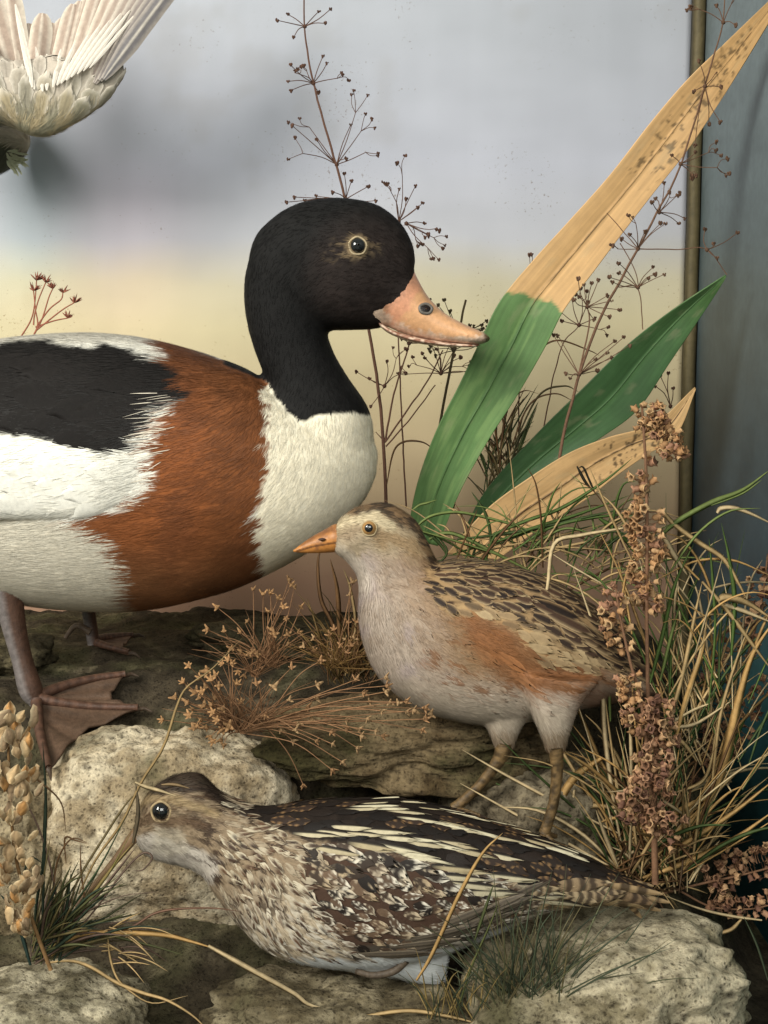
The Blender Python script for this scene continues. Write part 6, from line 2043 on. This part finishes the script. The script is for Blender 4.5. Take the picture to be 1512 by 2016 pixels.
# lower left
DG, PUR = srgb(48, 60, 46), srgb(104, 84, 72)
rows = [([(82, 1890), (85, 1760), (88, 1640), (90, 1560), (84, 1460)], 8, DG), ([(76, 1890), (70, 1800), (84, 1700), (88, 1600)], 7, DG), ([(120, 1880), (110, 1760), (80, 1640), (30, 1540), (8, 1500)], 5, PUR),
        ([(140, 1800), (150, 1740), (210, 1640), (250, 1580), (272, 1560)], 5, srgb(110, 96, 64)), ([(155, 1760), (190, 1690), (240, 1620), (278, 1540), (322, 1470), (349, 1388), (369, 1352), (417, 1317), (476, 1257)], 6, srgb(156, 130, 88)),
        ([(100, 1870), (160, 1790), (220, 1710), (262, 1660)], 8, srgb(136, 118, 72)), ([(104, 1872), (170, 1790), (230, 1715), (266, 1670)], 7, PUR), ([(96, 1868), (150, 1800), (210, 1725), (258, 1640)], 7, srgb(120, 112, 60)),
        ([(110, 1876), (180, 1800), (240, 1720), (280, 1680), (300, 1688), (282, 1712), (262, 1714)], 5, PUR), ([(90, 1860), (140, 1790), (200, 1700), (262, 1580)], 5, srgb(62, 78, 52)),
        ([(262, 1660), (272, 1600), (267, 1540)], 9, srgb(92, 80, 62)), ([(266, 1540), (290, 1550), (318, 1558), (348, 1568)], 9, PALE_S * 0.85), ([(318, 1545), (345, 1545), (374, 1552)], 7, srgb(140, 116, 84)),
        ([(100, 1880), (150, 1842), (200, 1836), (260, 1836), (327, 1841), (381, 1855), (420, 1867)], 13, GOLD), ([(410, 1862), (460, 1890), (506, 1916), (577, 1955), (613, 1980), (684, 1994), (770, 1990)], 13, PALE_S * 0.9),
        ([(90, 1896), (140, 1892), (180, 1905), (230, 1935), (280, 1955), (330, 1970), (380, 2000), (410, 2030)], 9, STRAW), ([(212, 1840), (216, 1880), (228, 1920), (250, 1946), (300, 1975), (370, 1960)], 5, STRAW),
        ([(120, 1860), (200, 1842), (290, 1860), (360, 1880)], 7, srgb(88, 90, 56)), ([(110, 1870), (190, 1840), (260, 1824), (300, 1800), (345, 1790), (420, 1788), (476, 1795)], 6, srgb(120, 88, 70)),
        ([(130, 1700), (128, 1650), (150, 1655), (175, 1662)], 4, BROWN_S), ([(104, 1780), (112, 1700), (140, 1652), (175, 1660)], 4, BROWN_S), ([(110, 1840), (104, 1760), (108, 1700)], 4, DG), ([(170, 1790), (160, 1720), (158, 1660)], 4, BROWN_S),
        ([(60, 1900), (30, 1800), (0, 1760)], 9, srgb(40, 58, 52)), ([(45, 1760), (50, 1710), (66, 1690), (84, 1700)], 5, DG), ([(24, 1520), (60, 1528), (80, 1540), (120, 1580), (130, 1640)], 5, BROWN_S), ([(20, 1540), (50, 1524), (76, 1530)], 5, BROWN_S)]
fil = rnd_blades(rg, 90, (60, 1840, 120, 1900), (-1.5, -0.2), (60, 230), (4, 8), [srgb(84, 86, 54), PUR, srgb(110, 98, 64), DG], (-0.02, 0.02), 0.3) + \
    rnd_blades(rg, 26, (180, 1820, 280, 1900), (-0.6, 0.9), (30, 90), (3, 5), [STRAW, PUR], (-0.01, 0.01), 0.3)
tuft("greenish straw tuft at the lower left, one long blade curving under the streaked bird", (85, 1890), -0.19, rows, fil)
# thin wiry tuft, lower right in front
GB = srgb(74, 82, 62)
rows = [([(1040, 2020), (1010, 1950), (995, 1880), (985, 1800), (978, 1760)], 5, srgb(96, 88, 62)), ([(1045, 2020), (1050, 1930), (1060, 1840), (1090, 1790)], 5, GB), ([(1050, 2020), (1120, 1930), (1180, 1870), (1260, 1810)], 5, GB), ([(1055, 2016), (1140, 1960), (1230, 1910), (1330, 1850)], 5, GB),
        ([(1030, 2020), (1000, 1960), (960, 1920), (905, 1890)], 5, srgb(96, 92, 60)), ([(1035, 2020), (1030, 1920), (1010, 1830), (1030, 1770)], 5, GB), ([(1048, 2020), (1085, 1900), (1088, 1780)], 5, GB),
        ([(820, 1930), (850, 1880), (905, 1760), (950, 1680), (990, 1640)], 9, GOLD * 0.85), ([(935, 1850), (955, 1790), (972, 1740)], 7, srgb(78, 84, 50)), ([(900, 1990), (930, 1900), (965, 1820), (980, 1780)], 5, srgb(88, 92, 52)),
        ([(700, 2004), (800, 1990), (880, 2000), (960, 2020)], 10, STRAW * 0.85), ([(1512, 1930), (1490, 1860), (1462, 1800)], 5, GB)]
fil = rnd_blades(rg, 150, (980, 1990, 1110, 2030), (-2.5, -0.35), (90, 330), (2.5, 4), [GB, GB * 0.7, srgb(92, 94, 66), srgb(110, 100, 70)], (-0.02, 0.03), 0.25) + \
    rnd_blades(rg, 40, (840, 1980, 960, 2030), (-2.2, -0.8), (40, 140), (2.5, 4), [srgb(150, 128, 80), GB], (-0.02, 0.02), 0.3)
tuft("thin wiry grey green tuft at the bottom, before the large pale rock", (1045, 2020), -0.2, rows, fil)
